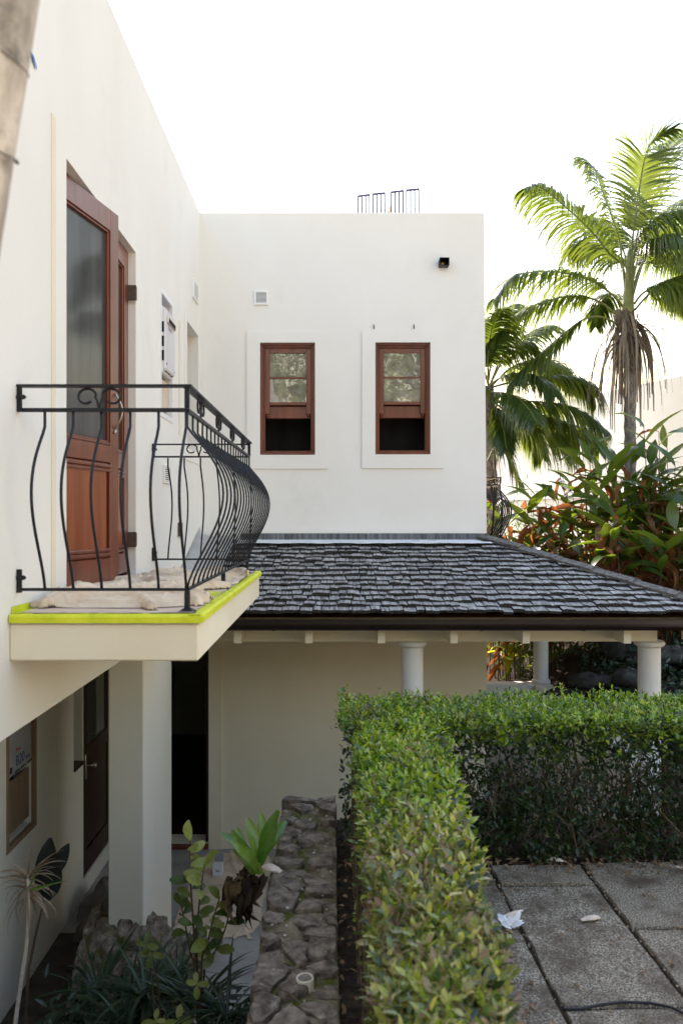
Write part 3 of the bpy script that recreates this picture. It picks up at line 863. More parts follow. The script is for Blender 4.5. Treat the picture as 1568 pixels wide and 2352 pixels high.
def railing(label, xw, xo, yn, yf, zt, zm, zb, zs, posts, group, far_end=True, cat='railing', br=.0062):
    """xw = wall, xo = outer line (sign gives the side), yn/yf near and far ends"""
    sg = 1 if xo > xw else -1
    r = thing('balcony_railing', label, cat, ((xw+xo)/2, (yn+yf)/2, zs), group)
    hb = .008
    m = MB()
    m.box(min(xw,xo)-.0 if sg<0 else xw, xo+.02*sg if sg>0 else xw, yn-.02, yn+.02, zt-.010, zt) if sg>0 else m.box(xo-.02, xw, yn-.02, yn+.02, zt-.010, zt)
    xa, xb = sorted((xo-.02, xo+.02))
    m.box(xa, xb, yn+.0205, yf+.02, zt-.010, zt-.0003)
    ob('top_rail', m, iron, r)
    m = MB()
    xa, xb = sorted((xw+.03*sg*0, xo))
    m.box(xa, xb, yn-hb, yn+hb, zm-hb, zm+hb); m.box(xo-hb, xo+hb, yn+hb+.0004, yf, zm-hb, zm+hb-.0003)
    ob('middle_rail', m, iron, r)
    m = MB()
    m.box(xa, xb, yn-hb, yn+hb, zb-.006, zb+.006); m.box(xo-hb, xo+hb, yn+hb+.0004, yf, zb-.006, zb+.0057)
    ob('bottom_rail', m, iron, r)
    if far_end:
        m = MB(); m.box(xa, xb, yf-.012, yf+.012, zt-.020, zt-.0105); m.box(xa, xb, yf+.0005, yf+.014, zm-.006, zm+.006); m.box(xa, xb, yf+.0005, yf+.014, zb-.006, zb+.006)
        ob('end_rail', m, iron, r)
    # uprights between the two top rails
    for (ux, uy) in ((xo, yn), (xo, yf)):
        m = MB(); m.box(ux-.0095, ux+.0095, uy-.0095, uy+.0095, zm+.0085, zt-.0105); ob('upright', m, iron, r)
    for uy in (yn, yf) if far_end else (yn,):
        m = MB(); x_ = xw+.012*sg
        m.box(x_-.010, x_+.010, uy-.017, uy-.0085, zm-.008, zt-.0108); m.box(x_-.010, x_+.010, uy-.0195, uy-.010, zb-.012, zb+.085)
        for zz in ((zm+zt)/2, zb+.05):
            m.tube([(x_-.011*sg, uy-.014, zz), (x_+.02*sg, uy-.014, zz)], .010, 8); m.tube([(x_+.02*sg, uy-.014, zz), (x_+.026*sg, uy-.014, zz)], .006, 8)
        ob('wall_bracket', m, iron, r)
    # balusters
    pb = prof_bar(zb+.006, zm-.0085, .150)
    rad = [br]*len(pb)
    def bar(f, k_=1.0): 
        m = MB(); m.tube([f(o,z) for o,z in pb], [q*k_ for q in rad], 6); ob('baluster', m, iron, r, True)
    step = .1185
    n = int(round(abs(xo-xw)/step))
    for k in range(n):
        x = xo - sg*step*k - (0 if k else .004*sg)
        bar(lambda o, z, x=x: (x, yn-o, z))
    y = yn + .006
    while y < yf+.01:
        bar(lambda o, z, y=y: (xo+sg*o, y, z), .82); y += .130
    if far_end:
        for k in range(n):
            x = xo - sg*step*k
            bar(lambda o, z, x=x: (x, yf+.008+o, z))
    # scrolls
    zc = (zm+zt)/2 - .003
    def scroll(f):
        m = MB()
        for s in (-1,1): m.tube([f(u,v) for u,v in scroll_pts(s)], [.0055]*30, 6)
        ob('scroll', m, iron, r, True)
    xs = xw + sg*abs(xo-xw)*.4815
    scroll(lambda u,v: (xs+u*1.15, yn, zc+v))
    L = yf-yn
    for k in range(4):
        yc = yn + L*(.14 + .233*k)
        scroll(lambda u,v,yc=yc: (xo, yc+u*1.15, zc+v))
    if far_end: scroll(lambda u,v: (xs+u*1.15, yf, zc+v))
    for py in posts:
        m = MB(); m.cbox(xo-.011, xo+.011, py-.011, py+.011, zs+.012, zb-.0065, .002)
        m.add([(xo-.036,py-.036,zs),(xo+.036,py-.036,zs),(xo+.036,py+.036,zs),(xo-.036,py+.036,zs),
               (xo-.013,py-.013,zs+.016),(xo+.013,py-.013,zs+.016),(xo+.013,py+.013,zs+.016),(xo-.013,py+.013,zs+.016)],
              [(0,3,2,1),(4,5,6,7),(0,1,5,4),(1,2,6,5),(2,3,7,6),(3,0,4,7)])
        ob('post', m, iron, r)
    return r
railing('black wrought iron bellied railing round the near balcony with scrolls', XW, -.603, 3.322, 5.81, 3.839, 3.734, 2.986, 2.8935, (3.325, 4.43, 5.66), 'bellied balcony railings')
railing('black bellied railing on the far balcony past the house corner', XR, 2.24, 10.62, 11.9, 3.839, 3.734, 2.986, 2.8935, (10.63, 11.3), 'bellied balcony railings', br=.013)
m = MB(); m.cbox(XR+.001, 2.30, 10.55, 12.0, 2.70, 2.891, .006); ob('balcony_slab', m, plaster_cream, house)
# brown pot on the far balcony
pt = thing('plant_pot', 'brown pot standing behind the bars of the far balcony', 'pot', (2.02, 11.2, 2.892))
m = MB(); m.lathe(2.02, 11.2, [(.10,2.892),(.15,3.30),(.165,3.31),(.165,3.36),(.14,3.36),(.13,3.30)], 18); ob('pot_body', m, pot_brown, pt, False)

# ------------------------------------------------------------------ tape, paper, cloth on the balcony
m = MB()
ZT = 2.891
def ragged(n, a, b, w, amp, seed):
    rr = random.Random(seed)
    return [(a+(b-a)*i/n, w + amp*(rr.random()-.5) + (.02 if rr.random() < .12 else 0)) for i in range(n+1)]
# front: wraps the tile edge and laps on the top
pts = ragged(26, XW+.004, -.525, .036, .010, 3)
for (xa, wa), (xb, wb) in zip(pts[:-1], pts[1:]):
    m.add([(xa,3.2165,2.859),(xb,3.2165,2.859),(xb,3.2165,ZT-.008),(xa,3.2165,ZT-.008),(xb,3.2265,ZT+.0025),(xa,3.2265,ZT+.0025),(xb,3.22+wb,ZT+.0022),(xa,3.22+wa,ZT+.0022),
           (xb,3.22+wb,ZT+.0004),(xa,3.22+wa,ZT+.0004)], [(0,1,2,3),(3,2,4,5),(5,4,6,7),(7,6,8,9)])
pts = ragged(60, 3.2165, 5.946, .042, .02, 4)
for (ya, wa), (yb, wb) in zip(pts[:-1], pts[1:]):
    x = -.5245
    m.add([(x,ya,2.859),(x,yb,2.859),(x,yb,ZT-.008),(x,ya,ZT-.008),(x-.01,yb,ZT+.0028),(x-.01,ya,ZT+.0028),(x-wb,yb,ZT+.0026),(x-wa,ya,ZT+.0026),
           (x-wb,yb,ZT+.0004),(x-wa,ya,ZT+.0004)], [(0,1,2,3),(3,2,4,5),(5,4,6,7),(7,6,8,9)])
m.add([(XW+.003,3.27,ZT+.0022),(XW+.075,3.27,ZT+.0022),(XW+.06,3.46,ZT+.0022),(XW+.003,3.5,ZT+.0022)], [(0,1,2,3)])
m.add([(XW+.003,3.25,ZT+.0022),(XW+.0025,3.25,ZT+.03),(XW+.0025,3.45,ZT+.03),(XW+.003,3.45,ZT+.0022)], [(0,1,2,3)])
m.add([(-.66,4.0,ZT+.0046),(-.575,3.97,ZT+.0046),(-.575,4.22,ZT+.0046),(-.67,4.25,ZT+.0046)], [(0,1,2,3)])
tag(ob('masking_tape', m, tape_lime, recalc=False), 'lime yellow masking tape round the near balcony slab edge', 'tape')
m = MB()
nx, ny = 14, 60
V = []; F = []
for j in range(ny+1):
    for i in range(nx+1):
        x = XW+.03 + (-.572-XW-.03)*i/nx; y = 3.272 + (5.90-3.272)*j/ny
        if i == nx: x += .008*ns(y*9)
        if j == 0: y += .006*ns(x*14)
        V.append((x, y, ZT+.0034+.0035*max(0,ns(x*5,y*5))))
for j in range(ny):
    for i in range(nx):
        a = j*(nx+1)+i; F.append((a,a+1,a+nx+2,a+nx+1))
tag(ob_np('masking_paper', V, F, kraft, None, True), 'tan masking paper taped flat over the balcony floor', 'paper')

def crumple(name, x0, x1, y0, y1, nx, ny, zbase, folds, seed, mt, sheet=None, creases=0):
    """heaped cloth: many overlapping rounded folds laid over each other; sheet(x,y) -> flat cloth between them"""
    rg_ = np.random.default_rng(seed)
    X, Y = np.meshgrid(np.linspace(x0,x1,nx+1), np.linspace(y0,y1,ny+1))
    wn = np.array([[ns(a*7+seed, b*7) for a in X[0]] for b in Y[:,0]])
    wm = np.array([[ns(a*7, b*7+seed+5) for a in X[0]] for b in Y[:,0]])
    Xw, Yw = X+.018*wn, Y+.018*wm
    H = np.zeros_like(X)
    if sheet is not None: H = np.array([[sheet(a,b) for a in X[0]] for b in Y[:,0]])*(.8+.5*wn)
    for (cx, cy, ang, L, w, h) in folds:
        bend = rg_.normal(0,.5)
        best = np.full_like(X, 1e9); tt = np.zeros_like(X)
        nseg = max(10, int(L/.010))
        for i in range(nseg+1):
            t = i/nseg-.5
            a = ang + bend*t
            px_, py_ = cx+math.cos(a)*L*t, cy+math.sin(a)*L*t
            d = np.hypot(Xw-px_, Yw-py_)
            k = d < best; best = np.where(k, d, best); tt = np.where(k, t, tt)
        ww = w*(1-.5*np.abs(tt*2)**2.5)
        f = h*np.clip(1-(best/ww)**2, 0, 1)**.7*(1-.35*np.abs(tt*2)**2)
        H = np.maximum(H, f) + .22*np.minimum(H, f)
    base = H.copy()
    for c in range(creases):
        jx, iy = rg_.integers(0, nx), rg_.integers(0, ny)
        if base[iy, jx] < .012: continue
        cx, cy, ang, L, w, h = X[iy,jx], Y[iy,jx], rg_.normal(.15,.6), rg_.uniform(.10,.34), rg_.uniform(.007,.016), rg_.uniform(.006,.014)
        bend = rg_.normal(0,.9); best = np.full_like(X, 1e9); tt = np.zeros_like(X)
        for i in range(33):
            t = i/32-.5; a = ang+bend*t
            d = np.hypot(X-cx-math.cos(a)*L*t, Y-cy-math.sin(a)*L*t)
            k = d < best; best = np.where(k, d, best); tt = np.where(k, t, tt)
        f = h*np.clip(1-best/w, 0, 1)*(1-np.abs(tt*2)**2)
        H = H + np.where(base > .006, f, 0)
    H = H*(1+.10*wn) + .006*np.abs(wm)*(H > .003)
    for _ in range(1):
        Hp = np.pad(H, 1, mode='edge')
        H = (4*H + Hp[:-2,1:-1]+Hp[2:,1:-1]+Hp[1:-1,:-2]+Hp[1:-1,2:])/8
    V = []; idx = {}; F = []
    for j in range(ny+1):
        for i in range(nx+1):
            if H[j,i] > .0012:
                idx[(i,j)] = len(V); V.append((X[j,i], Y[j,i], zbase+H[j,i]))
    for j in range(ny):
        for i in range(nx):
            k = [(i,j),(i+1,j),(i+1,j+1),(i,j+1)]
            if all(q in idx for q in k): F.append([idx[q] for q in k])
    return ob_np(name, V, F, mt, None, True)

rr = random.Random(77)
FO = [(-.92,3.50,.03,.86,.045,.045),(-.98,3.58,-.10,.60,.045,.075),(-.76,3.60,.18,.46,.05,.06),(-.88,3.68,.30,.6,.045,.08),(-1.17,3.56,.6,.3,.06,.075),(-1.20,3.72,1.1,.36,.05,.10),(-.72,3.70,-.45,.42,.05,.07),(-1.0,3.80,.10,.7,.06,.085),(-.82,3.86,-.2,.5,.045,.08),(-1.12,3.92,.5,.4,.05,.10)]
for k in range(26):
    y_ = 3.92 + .055*k
    c_ = -.95 + .06*math.sin(y_*5) + (.14 if y_ > 4.7 else 0)
    FO.append((c_+rr.uniform(-.16,.14), y_+rr.uniform(-.05,.05), rr.gauss(.1,.5), rr.uniform(.3,.7), rr.uniform(.03,.06), rr.uniform(.03,.085)))
for k in range(5): FO.append((-.66+rr.uniform(-.04,.04), 4.9+.14*k, rr.gauss(1.0,.4), rr.uniform(.2,.4), rr.uniform(.035,.05), rr.uniform(.03,.05)))
for k in range(4): FO.append((-1.12+rr.uniform(-.06,.06), 4.9+.15*k, rr.gauss(.6,.5), rr.uniform(.25,.45), rr.uniform(.04,.065), rr.uniform(.05,.085)))
FO = [(a,b,c,d,e,f*.68) for a,b,c,d,e,f in FO]
def base_sheet(x, y):
    a = 1 - (((x+.945)/.345)**4 + ((y-3.82)/.40)**4)
    c = -1.02 + .38*min(1,max(0,(y-4.0)/1.2))
    b = 1 - (((x-c)/.24)**4 + ((y-4.62)/.72)**4)
    w = max(a, b) + .18*ns(x*4, y*4)
    return .016*min(1, max(0, w*3))
tag(crumple('drop_cloth', XW+.006, -.555, 3.31, 5.78, 150, 480, ZT+.005, FO, 3, canvas, base_sheet, 220),
    'crumpled beige canvas drop cloth heaped on the balcony floor', 'cloth')

# ------------------------------------------------------------------ porch: roof, gutter, beam, columns
porch = thing('porch', 'shingle roofed porch on white round columns against the house', 'porch', (.7, 6.7, 0))
YE, ZE, YT, ZTT = 6.35, 2.516, 7.90, 3.045
RUN = 1.57
sl = Vector((0, 1.57, .534)); SL = sl.length; sl.normalize()
nrm = Vector((0, -.534, 1.57)).normalized()
XE = XR + RUN
# decks
m = MB()
m.add([(XW+.002,YE,ZE-.02),(XE,YE,ZE-.02),(XR,YE+RUN-.004,ZE+.512),(XW+.002,YE+RUN-.004,ZE+.512)], [(0,1,2,3)])
m.add([(XE,YE,ZE-.0205),(XE,12.1,ZE-.0205),(XR+.003,12.1,ZE+.511),(XR+.003,YE+RUN-.004,ZE+.511)], [(0,1,2,3)])
ob('roof_deck', m, wood_dark, porch, recalc=False)
m = MB(); m.add([(XW+.002,YE+.02,ZE-.045),(XE-.02,YE+.02,ZE-.045),(XR,YE+RUN-.004,ZE+.487),(XW+.002,YE+RUN-.004,ZE+.487)], [(0,3,2,1)])
m.add([(XE-.02,YE+.02,ZE-.0455),(XE-.02,12.1,ZE-.0455),(XR+.003,12.1,ZE+.486),(XR+.003,YE+RUN-.004,ZE+.486)], [(0,3,2,1)])
ob('roof_lining', m, plaster_cream, porch, recalc=False)

def shingle_mesh(seed):
    rr = random.Random(seed)
    n = 4; V = []; F = []
    L, T = .27, .018+.012*rr.random()
    jag = [rr.uniform(-.006,.006) for _ in range(n+1)]
    bow = rr.uniform(-.004,.007)
    for k in range(n+1):
        u = k/n-.5
        zc = bow*(1-4*u*u)
        V += [(u, jag[k], T+zc+rr.uniform(-.0015,.0015)), (u, L, .004), (u, L, 0), (u, jag[k]+rr.uniform(-.003,.003), zc)]
    for k in range(n):
        a, b = 4*k, 4*k+4
        for q in range(4): F.append((a+q, b+q, b+(q+1)%4, a+(q+1)%4))
    F.append((0,1,2,3)); F.append((4*n+3,4*n+2,4*n+1,4*n))
    return V, F
SHV = [shingle_mesh(100+i) for i in range(14)]
SHM = []
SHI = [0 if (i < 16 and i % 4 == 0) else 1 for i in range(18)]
for V_, F_ in SHV:
    me = bpy.data.meshes.new('shingle'); me.from_pydata(V_, [], F_); me.update()
    me.materials.append(shingle_m); me.materials.append(dark_edge)
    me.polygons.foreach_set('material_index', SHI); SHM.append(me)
def shingles(origin, ud, sd_, nn, u0, hipf, count_cap, nrow, e=.1065, lof=None):
    placed = []
    for k in range(nrow):
        s = -.035 + k*e
        u = u0 + random.uniform(-.08, 0)
        while True:
            w = random.choice((.07,.085,.098,.11,.122,.135,.15))*random.uniform(.92,1.08)
            hi = hipf(s+.05)
            if u + w*.5 > hi: break
            if lof and u + w*.5 < lof(s+.05):
                u += w; continue
            ds = random.gauss(0,.007) + .006*math.sin(u*2.3+k*1.7)
            ang = random.gauss(0,.018)
            lift = .026 + random.uniform(0,.008)
            tilt = -(.026+random.uniform(-.004,.01))/.25
            p = origin + ud*(u+w/2) + sd_*(s+ds) + nn*lift
            D = (sd_*math.cos(tilt) + nn*math.sin(tilt)).normalized()
            D = Matrix.Rotation(ang, 3, nn) @ D
            N = nn.copy() + ud*random.gauss(0,.03)
            M = frame(D, N, p, 1.0, w-random.choice((.004,.005,.008,.012)))
            placed.append((k, abs(u-.6), M))
            u += w
    placed.sort(key=lambda q: q[0])
    for i, (k, _, M) in enumerate(placed[:count_cap]):
        inst('shingle', random.choice(SHM), M, porch)
    rest = placed[count_cap:]
    if rest:
        V = []; F = []
        for k, _, M in rest:
            v_, f_ = random.choice(SHV)
            o = len(V); V += [tuple(M @ Vector(p)) for p in v_]; F += [tuple(i+o for i in f) for f in f_]
        mm = MB(); mm.v = V; mm.f = F
        o_ = tag(ob('shingles', mm, shingle_m, porch, recalc=False), kind='stuff')
        o_.data.materials.append(dark_edge); o_.data.polygons.foreach_set('material_index', SHI*len(rest))
shingles(Vector((0,YE,ZE)), Vector((1,0,0)), sl, nrm, -1.12, lambda s: XE - RUN*max(0,s)/SL - .02, 300, 15)
shingles(Vector((XE,0,ZE-.0)), Vector((0,1,0)), Vector((-1.57,0,.534)).normalized(), Vector((.534,0,1.57)).normalized(), 6.3, lambda s: 12.1, 0, 15, .1065, lambda s: YE + RUN*max(0,s)/SL + .02)
# (side slope: keep clear of the hip)
# hip boards
hd = Vector((-RUN, RUN, .534)); HL = hd.length; hd.normalize()
nb = 6
for k in range(nb):
    for side in (0,1):
        a = Vector((XE, YE, ZE+.03)) + hd*(HL*k/nb - .03)
        nn = nrm if side == 0 else Vector((.534,0,1.57)).normalized()
        acr = hd.cross(nn).normalized()
        if (side == 0 and acr.x > 0) or (side == 1 and acr.y < 0): acr = -acr
        wdt = .085 if side == 0 else .09
        L = HL/nb + .10
        m = MB()
        zb_, zt_ = .012 + random.uniform(0,.006), .034+random.uniform(0,.006)
        V = []
        for (s, lift) in ((0, .016), (L*.5, .008), (L, 0)):
            for (q, h) in ((-.01, zb_), (wdt+random.uniform(-.006,.006), zb_), (wdt, zt_), (-.01, zt_)):
                V.append(a + hd*s + acr*q + nn*(h+lift+ (0.004 if side else 0)))
        F = []
        for i in (0,1):
            for q in range(4): F.append((4*i+q, 4*i+4+q, 4*i+4+(q+1)%4, 4*i+(q+1)%4))
        F += [(0,1,2,3), (11,10,9,8)]
        m.add(V, F)
        ob('hip_board', m, hip_m, porch)
# flashing at the wall
m = MB(); m.box(-.90, XR-.004, YW-.012, YW-.001, 3.065, 3.137)
ob('wall_flashing', m, lead, porch)
V = []; F = []
n = 70
for i in range(n+1):
    x = -.92 + (XR+.01+.92)*i/n
    y1 = 7.665 + .016*ns(x*5) + .007*ns(x*19)
    V += [(x, YW-.014, 3.075), (x, YW-.03, 3.062), (x, 7.84, 3.068), (x, y1, ZE+.034+(y1-YE)*.34+.050)]
for i in range(n):
    for q in range(3): F.append((4*i+q, 4*i+4+q, 4*i+5+q, 4*i+1+q))
ob_np('apron_flashing', V, F, white_seal, porch, True)
V = []; F = []
n = 26
for i in range(n+1):
    y = 6.05+.35 + (YW-.03-6.4)*i/n
    zz = ZE+(y-YE)*.34+.062
    xo_ = -1.03 + .10*(y-6.4)/1.5
    V += [(XW+.002, y, zz+.10), (XW+.012, y, zz+.03), (XW+.09, y, zz+.006+.006*ns(y*6)), (xo_+.012*ns(y*7), y, zz+.004*ns(y*9))]
for i in range(n):
    for q in range(3): F.append((4*i+q, 4*i+4+q, 4*i+5+q, 4*i+1+q))
ob_np('valley_flashing', V, F, zinc, porch, True)
# gutter
gy, gz = 6.325, 2.484
prof = []
for i in range(10):
    a = math.pi*i/9
    prof.append((gy-.045 - .045*math.cos(math.pi-a)*-1*-1 if False else gy-.045+.045*math.cos(a), gz-.03-.055*math.sin(a)))
outer = [(gy-.0, gz)] + [(gy, gz-.03)] + prof[1:-1] + [(gy-.09, gz-.03), (gy-.09, gz-.004), (gy-.098, gz-.002), (gy-.098, gz+.005), (gy-.086, gz+.005)]
inner = [(gy-.086, gz-.03)] + [(gy-.045+.041*math.cos(math.pi-math.pi*i/9), gz-.03-.051*math.sin(math.pi*i/9)) for i in range(1,9)] + [(gy-.004, gz-.03), (gy-.004, gz)]
m = MB(); m.extrude_x(outer+inner, -1.25, XE+.09); gut = ob('gutter', m, gutter_m, porch)
for px in (628, 864, 1107, 1343):
    x = (px-762)/1829*(gy-.1)
    m = MB(); m.extrude_x([(y-.0015 if y < gy-.04 else y, z-.003) for y,z in outer] + [(y,z) for y,z in inner], x-.011, x+.011)
    ob('gutter_joint', m, gutter_m, gut)
m = MB(); m.box(XE-.0, XE+.09, gy+.002, 12.1, gz-.08, gz); ob('gutter', m, gutter_m, porch)
# fascia behind the gutter, beam, rafter tails
m = MB(); m.box(XW+.003, 2.70, 6.62, 6.78, 2.262, 2.52); m.box(2.60, 2.76, 6.7805, 10.35, 2.262, 2.52)
m.box(XR+.002, 2.5995, 10.19, 10.35, 2.263, 2.52)
ob('beam', m, plaster_cream, porch)
for c in (-.755, -.185, .395, .975, 1.552, 2.36, 2.93):
    m = MB(); m.cbox(c-.030, c+.030, 6.37, 6.6195, 2.283, 2.47, .003); ob('rafter_tail', m, plaster_cream, porch)
for c in (7.3, 7.9, 8.5, 9.1, 9.7, 10.2):
    m = MB(); m.cbox(2.7605, 3.05, c-.03, c+.03, 2.283, 2.47, .003); ob('rafter_tail', m, plaster_cream, porch)
def column(x, y, z0):
    r = .094
    pr = [(r+.018,z0),(r+.03,z0+.018),(r+.018,z0+.042),(r+.004,z0+.048),(r,z0+.06),(r*.97,2.18),(r*.97,2.206),(r+.010,2.21),(r+.027,2.224),(r+.031,2.238),(r+.027,2.252),(r+.012,2.2605)]
    m = MB(); m.lathe(x, y, pr, 32); o = ob('column', m, plaster, porch, False)
    for p in o.data.polygons: p.use_smooth = len(p.vertices) == 4
    try: o.data.set_sharp_from_angle(angle=R(35))
    except Exception: pass
column(.675, 6.70, .002); column(2.665, 6.70, .002); column(2.69, 10.27, 1.168)
# low walls closing the porch
lw = thing('low_wall', 'low white parapet wall turning the corner behind the porch columns', 'wall', (2.1, 10.27, 0))
m = MB(); m.box(XR+.003, 2.80, 10.17, 10.38, .001, 1.166); m.box(2.585, 2.80, 6.95, 10.1695, .001, 1.1655)
ob('wall_body', m, plaster, lw)

# ------------------------------------------------------------------ far wall behind the palms
fw = thing('boundary_wall', 'tall cream boundary wall beyond the palms at the right edge', 'wall', (5, 16, 0))
dv = Vector((-.37, .95, 0)).normalized(); nv = Vector((-dv.y, dv.x, 0)); nv = -nv if nv.y > 0 else nv
a = Vector((6.17,14,0)) - dv*3.2; b = a + dv*15
V = []
for p in (a, b, b-nv*.25, a-nv*.25):
    V.append((p.x,p.y,-.05))
V += [(x,y,5.806) for x,y,z in V]
m = MB(); m.add(V, [(0,3,2,1),(4,5,6,7),(0,1,5,4),(1,2,6,5),(2,3,7,6),(3,0,4,7)]); ob('wall_body', m, plaster, fw)
c0 = a - nv*-.012; 
V = []
for p in (a+nv*.05, b+nv*.05, b+nv*.001, a+nv*.001): V.append((p.x,p.y,3.72))
V += [(x,y,3.80) for x,y,z in V]
m = MB(); m.add(V, [(0,3,2,1),(4,5,6,7),(0,1,5,4),(1,2,6,5),(2,3,7,6),(3,0,4,7)]); ob('ledge', m, plaster, fw)

# ------------------------------------------------------------------ pavers
pave = thing('paving', 'grey aggregate paving slabs on the terrace beside the hedges', 'paving', (1.4, 3, 1.39))
PR = Matrix.Translation((.855,3.5,0)) @ Matrix.Rotation(R(1.4), 4, 'Z') @ Matrix.Translation((-.855,-3.5,0))
def paver(x0, x1, y0, y1):
    g = .010
    n = 6
    rr = random.Random(int(x0*1000+y0*77))
    # slab with softly worn irregular edges
    def edge(p, q, nn): 
        return [(p[0]+(q[0]-p[0])*i/nn + rr.uniform(-.006,.006), p[1]+(q[1]-p[1])*i/nn + rr.uniform(-.006,.006)) for i in range(nn)]
    c = [(x0+g,y0+g),(x1-g,y0+g),(x1-g,y1-g),(x0+g,y1-g)]
    ring = edge(c[0],c[1],4)+edge(c[1],c[2],7)+edge(c[2],c[3],4)+edge(c[3],c[0],7)
    cx, cy = (x0+x1)/2, (y0+y1)/2
    dz = rr.uniform(-.003,.003); tx, ty = rr.uniform(-.006,.006), rr.uniform(-.004,.004)
    N = len(ring); V = []
    for (s, z) in ((1,1.39),(1,1.421),(.985,1.4295)):
        for x,y in ring:
            X_, Y_ = cx+(x-cx)*s, cy+(y-cy)*s
            V.append(PR @ Vector((X_, Y_, z+(dz+(X_-cx)*tx+(Y_-cy)*ty if z > 1.4 else 0))))
    F = []
    for k in (0,1):
        for i in range(N): F.append((k*N+i, k*N+(i+1)%N, (k+1)*N+(i+1)%N, (k+1)*N+i))
    F.append(tuple(2*N+i for i in range(N)))
    m = MB(); m.add(V, F); ob('paver', m, paver_m, pave)
for x0, x1, js in ((.42,.855,(.9,1.5,2.5,3.5,4.03,4.22)), (.855,1.355,(1.0,2.0,3.01,4.03,4.26)), (1.355,1.855,(.6,1.55,2.56,3.58,4.28)),
                   (1.855,2.355,(.9,2.0,3.01,4.03,4.30)), (2.355,2.9,(1.5,2.5,3.5,4.3))):
    for ya, yb in zip(js[:-1], js[1:]): paver(x0, x1, ya, yb)
m = MB(); m.box(.75, 3.2, .6, 4.32, 1.386, 1.411)
m.v = [tuple(PR @ Vector(p)) for p in m.v]
ob('joint_bed', m, soil, pave)

# ------------------------------------------------------------------ stone retaining wall
def stone_mesh(poly, z0, z1, rr, dome=.004):
    """flat topped angular block"""
    n = len(poly)
    cx = sum(p[0] for p in poly)/n; cy = sum(p[1] for p in poly)/n
    V = []; F = []
    for (s, z, j) in ((1.0, z0, 0), (1.0, z1-.016, .004), (.94, z1-.003, .004), (.55, z1+dome, .006)):
        for x,y in poly:
            V.append((cx+(x-cx)*s+rr.uniform(-j,j), cy+(y-cy)*s+rr.uniform(-j,j), z+rr.uniform(-j,j)))
    V.append((cx,cy,z1+dome+rr.uniform(-.004,.004)))
    for k in range(3):
        for i in range(n): F.append((k*n+i, k*n+(i+1)%n, (k+1)*n+(i+1)%n, (k+1)*n+i))
    for i in range(n): F.append((3*n+i, 3*n+(i+1)%n, 4*n))
    return V, F
def voronoi(pts, x0, x1, y0, y1, sy=1.0):
    """cells of a scatter of points inside a rectangle"""
    out = []
    for i, (px, py) in enumerate(pts):
        poly = [(x0,y0),(x1,y0),(x1,y1),(x0,y1)]
        for k, (qx, qy) in enumerate(pts):
            if k == i or abs(qy-py) > .6: continue
            mx, my = (px+qx)/2, (py+qy)/2; nx, ny = qx-px, (qy-py)*sy
            new = []
            for a, b in zip(poly, poly[1:]+poly[:1]):
                da = (a[0]-mx)*nx+(a[1]-my)*ny; db = (b[0]-mx)*nx+(b[1]-my)*ny
                if da <= 0: new.append(a)
                if (da < 0) != (db < 0) and da != db:
                    t = da/(da-db); new.append((a[0]+(b[0]-a[0])*t, a[1]+(b[1]-a[1])*t))
            poly = new
            if not poly: break
        if len(poly) >= 3: out.append(poly)
    return out
def rough_poly(poly, rr, j, gap):
    cx = sum(p[0] for p in poly)/len(poly); cy = sum(p[1] for p in poly)/len(poly)
    out = []
    for a, b in zip(poly, poly[1:]+poly[:1]):
        L = math.hypot(b[0]-a[0], b[1]-a[1])
        for t in ((0,) if L < .05 else (0,.5) if L < .12 else (0,.33,.67)):
            x, y = a[0]+(b[0]-a[0])*t, a[1]+(b[1]-a[1])*t
            c_ = rr.uniform(.0,.14) if t == 0 else 0
            x += (cx-x)*c_+rr.uniform(-j,j); y += (cy-y)*c_+rr.uniform(-j,j)
            d = math.hypot(cx-x, cy-y) or 1
            out.append((x+(cx-x)/d*min(gap,d*.4), y+(cy-y)/d*min(gap,d*.4)))
    return out
def scatter(rr, n, x0, x1, y0, y1, dmin):
    pts = []
    for _ in range(n*60):
        if len(pts) >= n: break
        p = (rr.uniform(x0,x1), rr.uniform(y0,y1))
        if all(math.hypot(p[0]-q[0], p[1]-q[1]) > dmin*rr.uniform(.6,1.25) for q in pts): pts.append(p)
    return pts
def subdiv_poly(q, rr, j, gap):
    cx = sum(p[0] for p in q)/4; cy = sum(p[1] for p in q)/4
    out = []
    for i in range(4):
        a, b = q[i], q[(i+1)%4]
        for t in (0.0,.5):
            if t and rr.random() < .35: continue
            x, y = a[0]+(b[0]-a[0])*t, a[1]+(b[1]-a[1])*t
            if t == 0:                             # cut corners
                c_ = rr.uniform(.0,.28)
                x += (cx-x)*c_; y += (cy-y)*c_*rr.uniform(.4,1)
            x += rr.uniform(-j,j); y += rr.uniform(-j,j)
            d = math.hypot(cx-x, cy-y) or 1
            out.append((x+(cx-x)/d*gap, y+(cy-y)/d*gap))
    return out
sw = thing('stone_wall', 'dark basalt rubble garden wall with mossy mortar beside the hedge', 'wall', (-.13, 3, 0))
m = MB(); m.box(-.275, .005, .9, 4.99, 0, 1.475); ob('wall_core', m, mortar_m, sw)
tag(grid_sheet('mortar_top', -.30, .022, .9, 5.0, 24, 240, lambda x,y: 1.512+.022*ns(x*9,y*9)+.014*ns(x*24,y*24)-.5*max(0,abs(x+.14)-.135), mortar_m, sw), kind='stuff')
rr = random.Random(11)
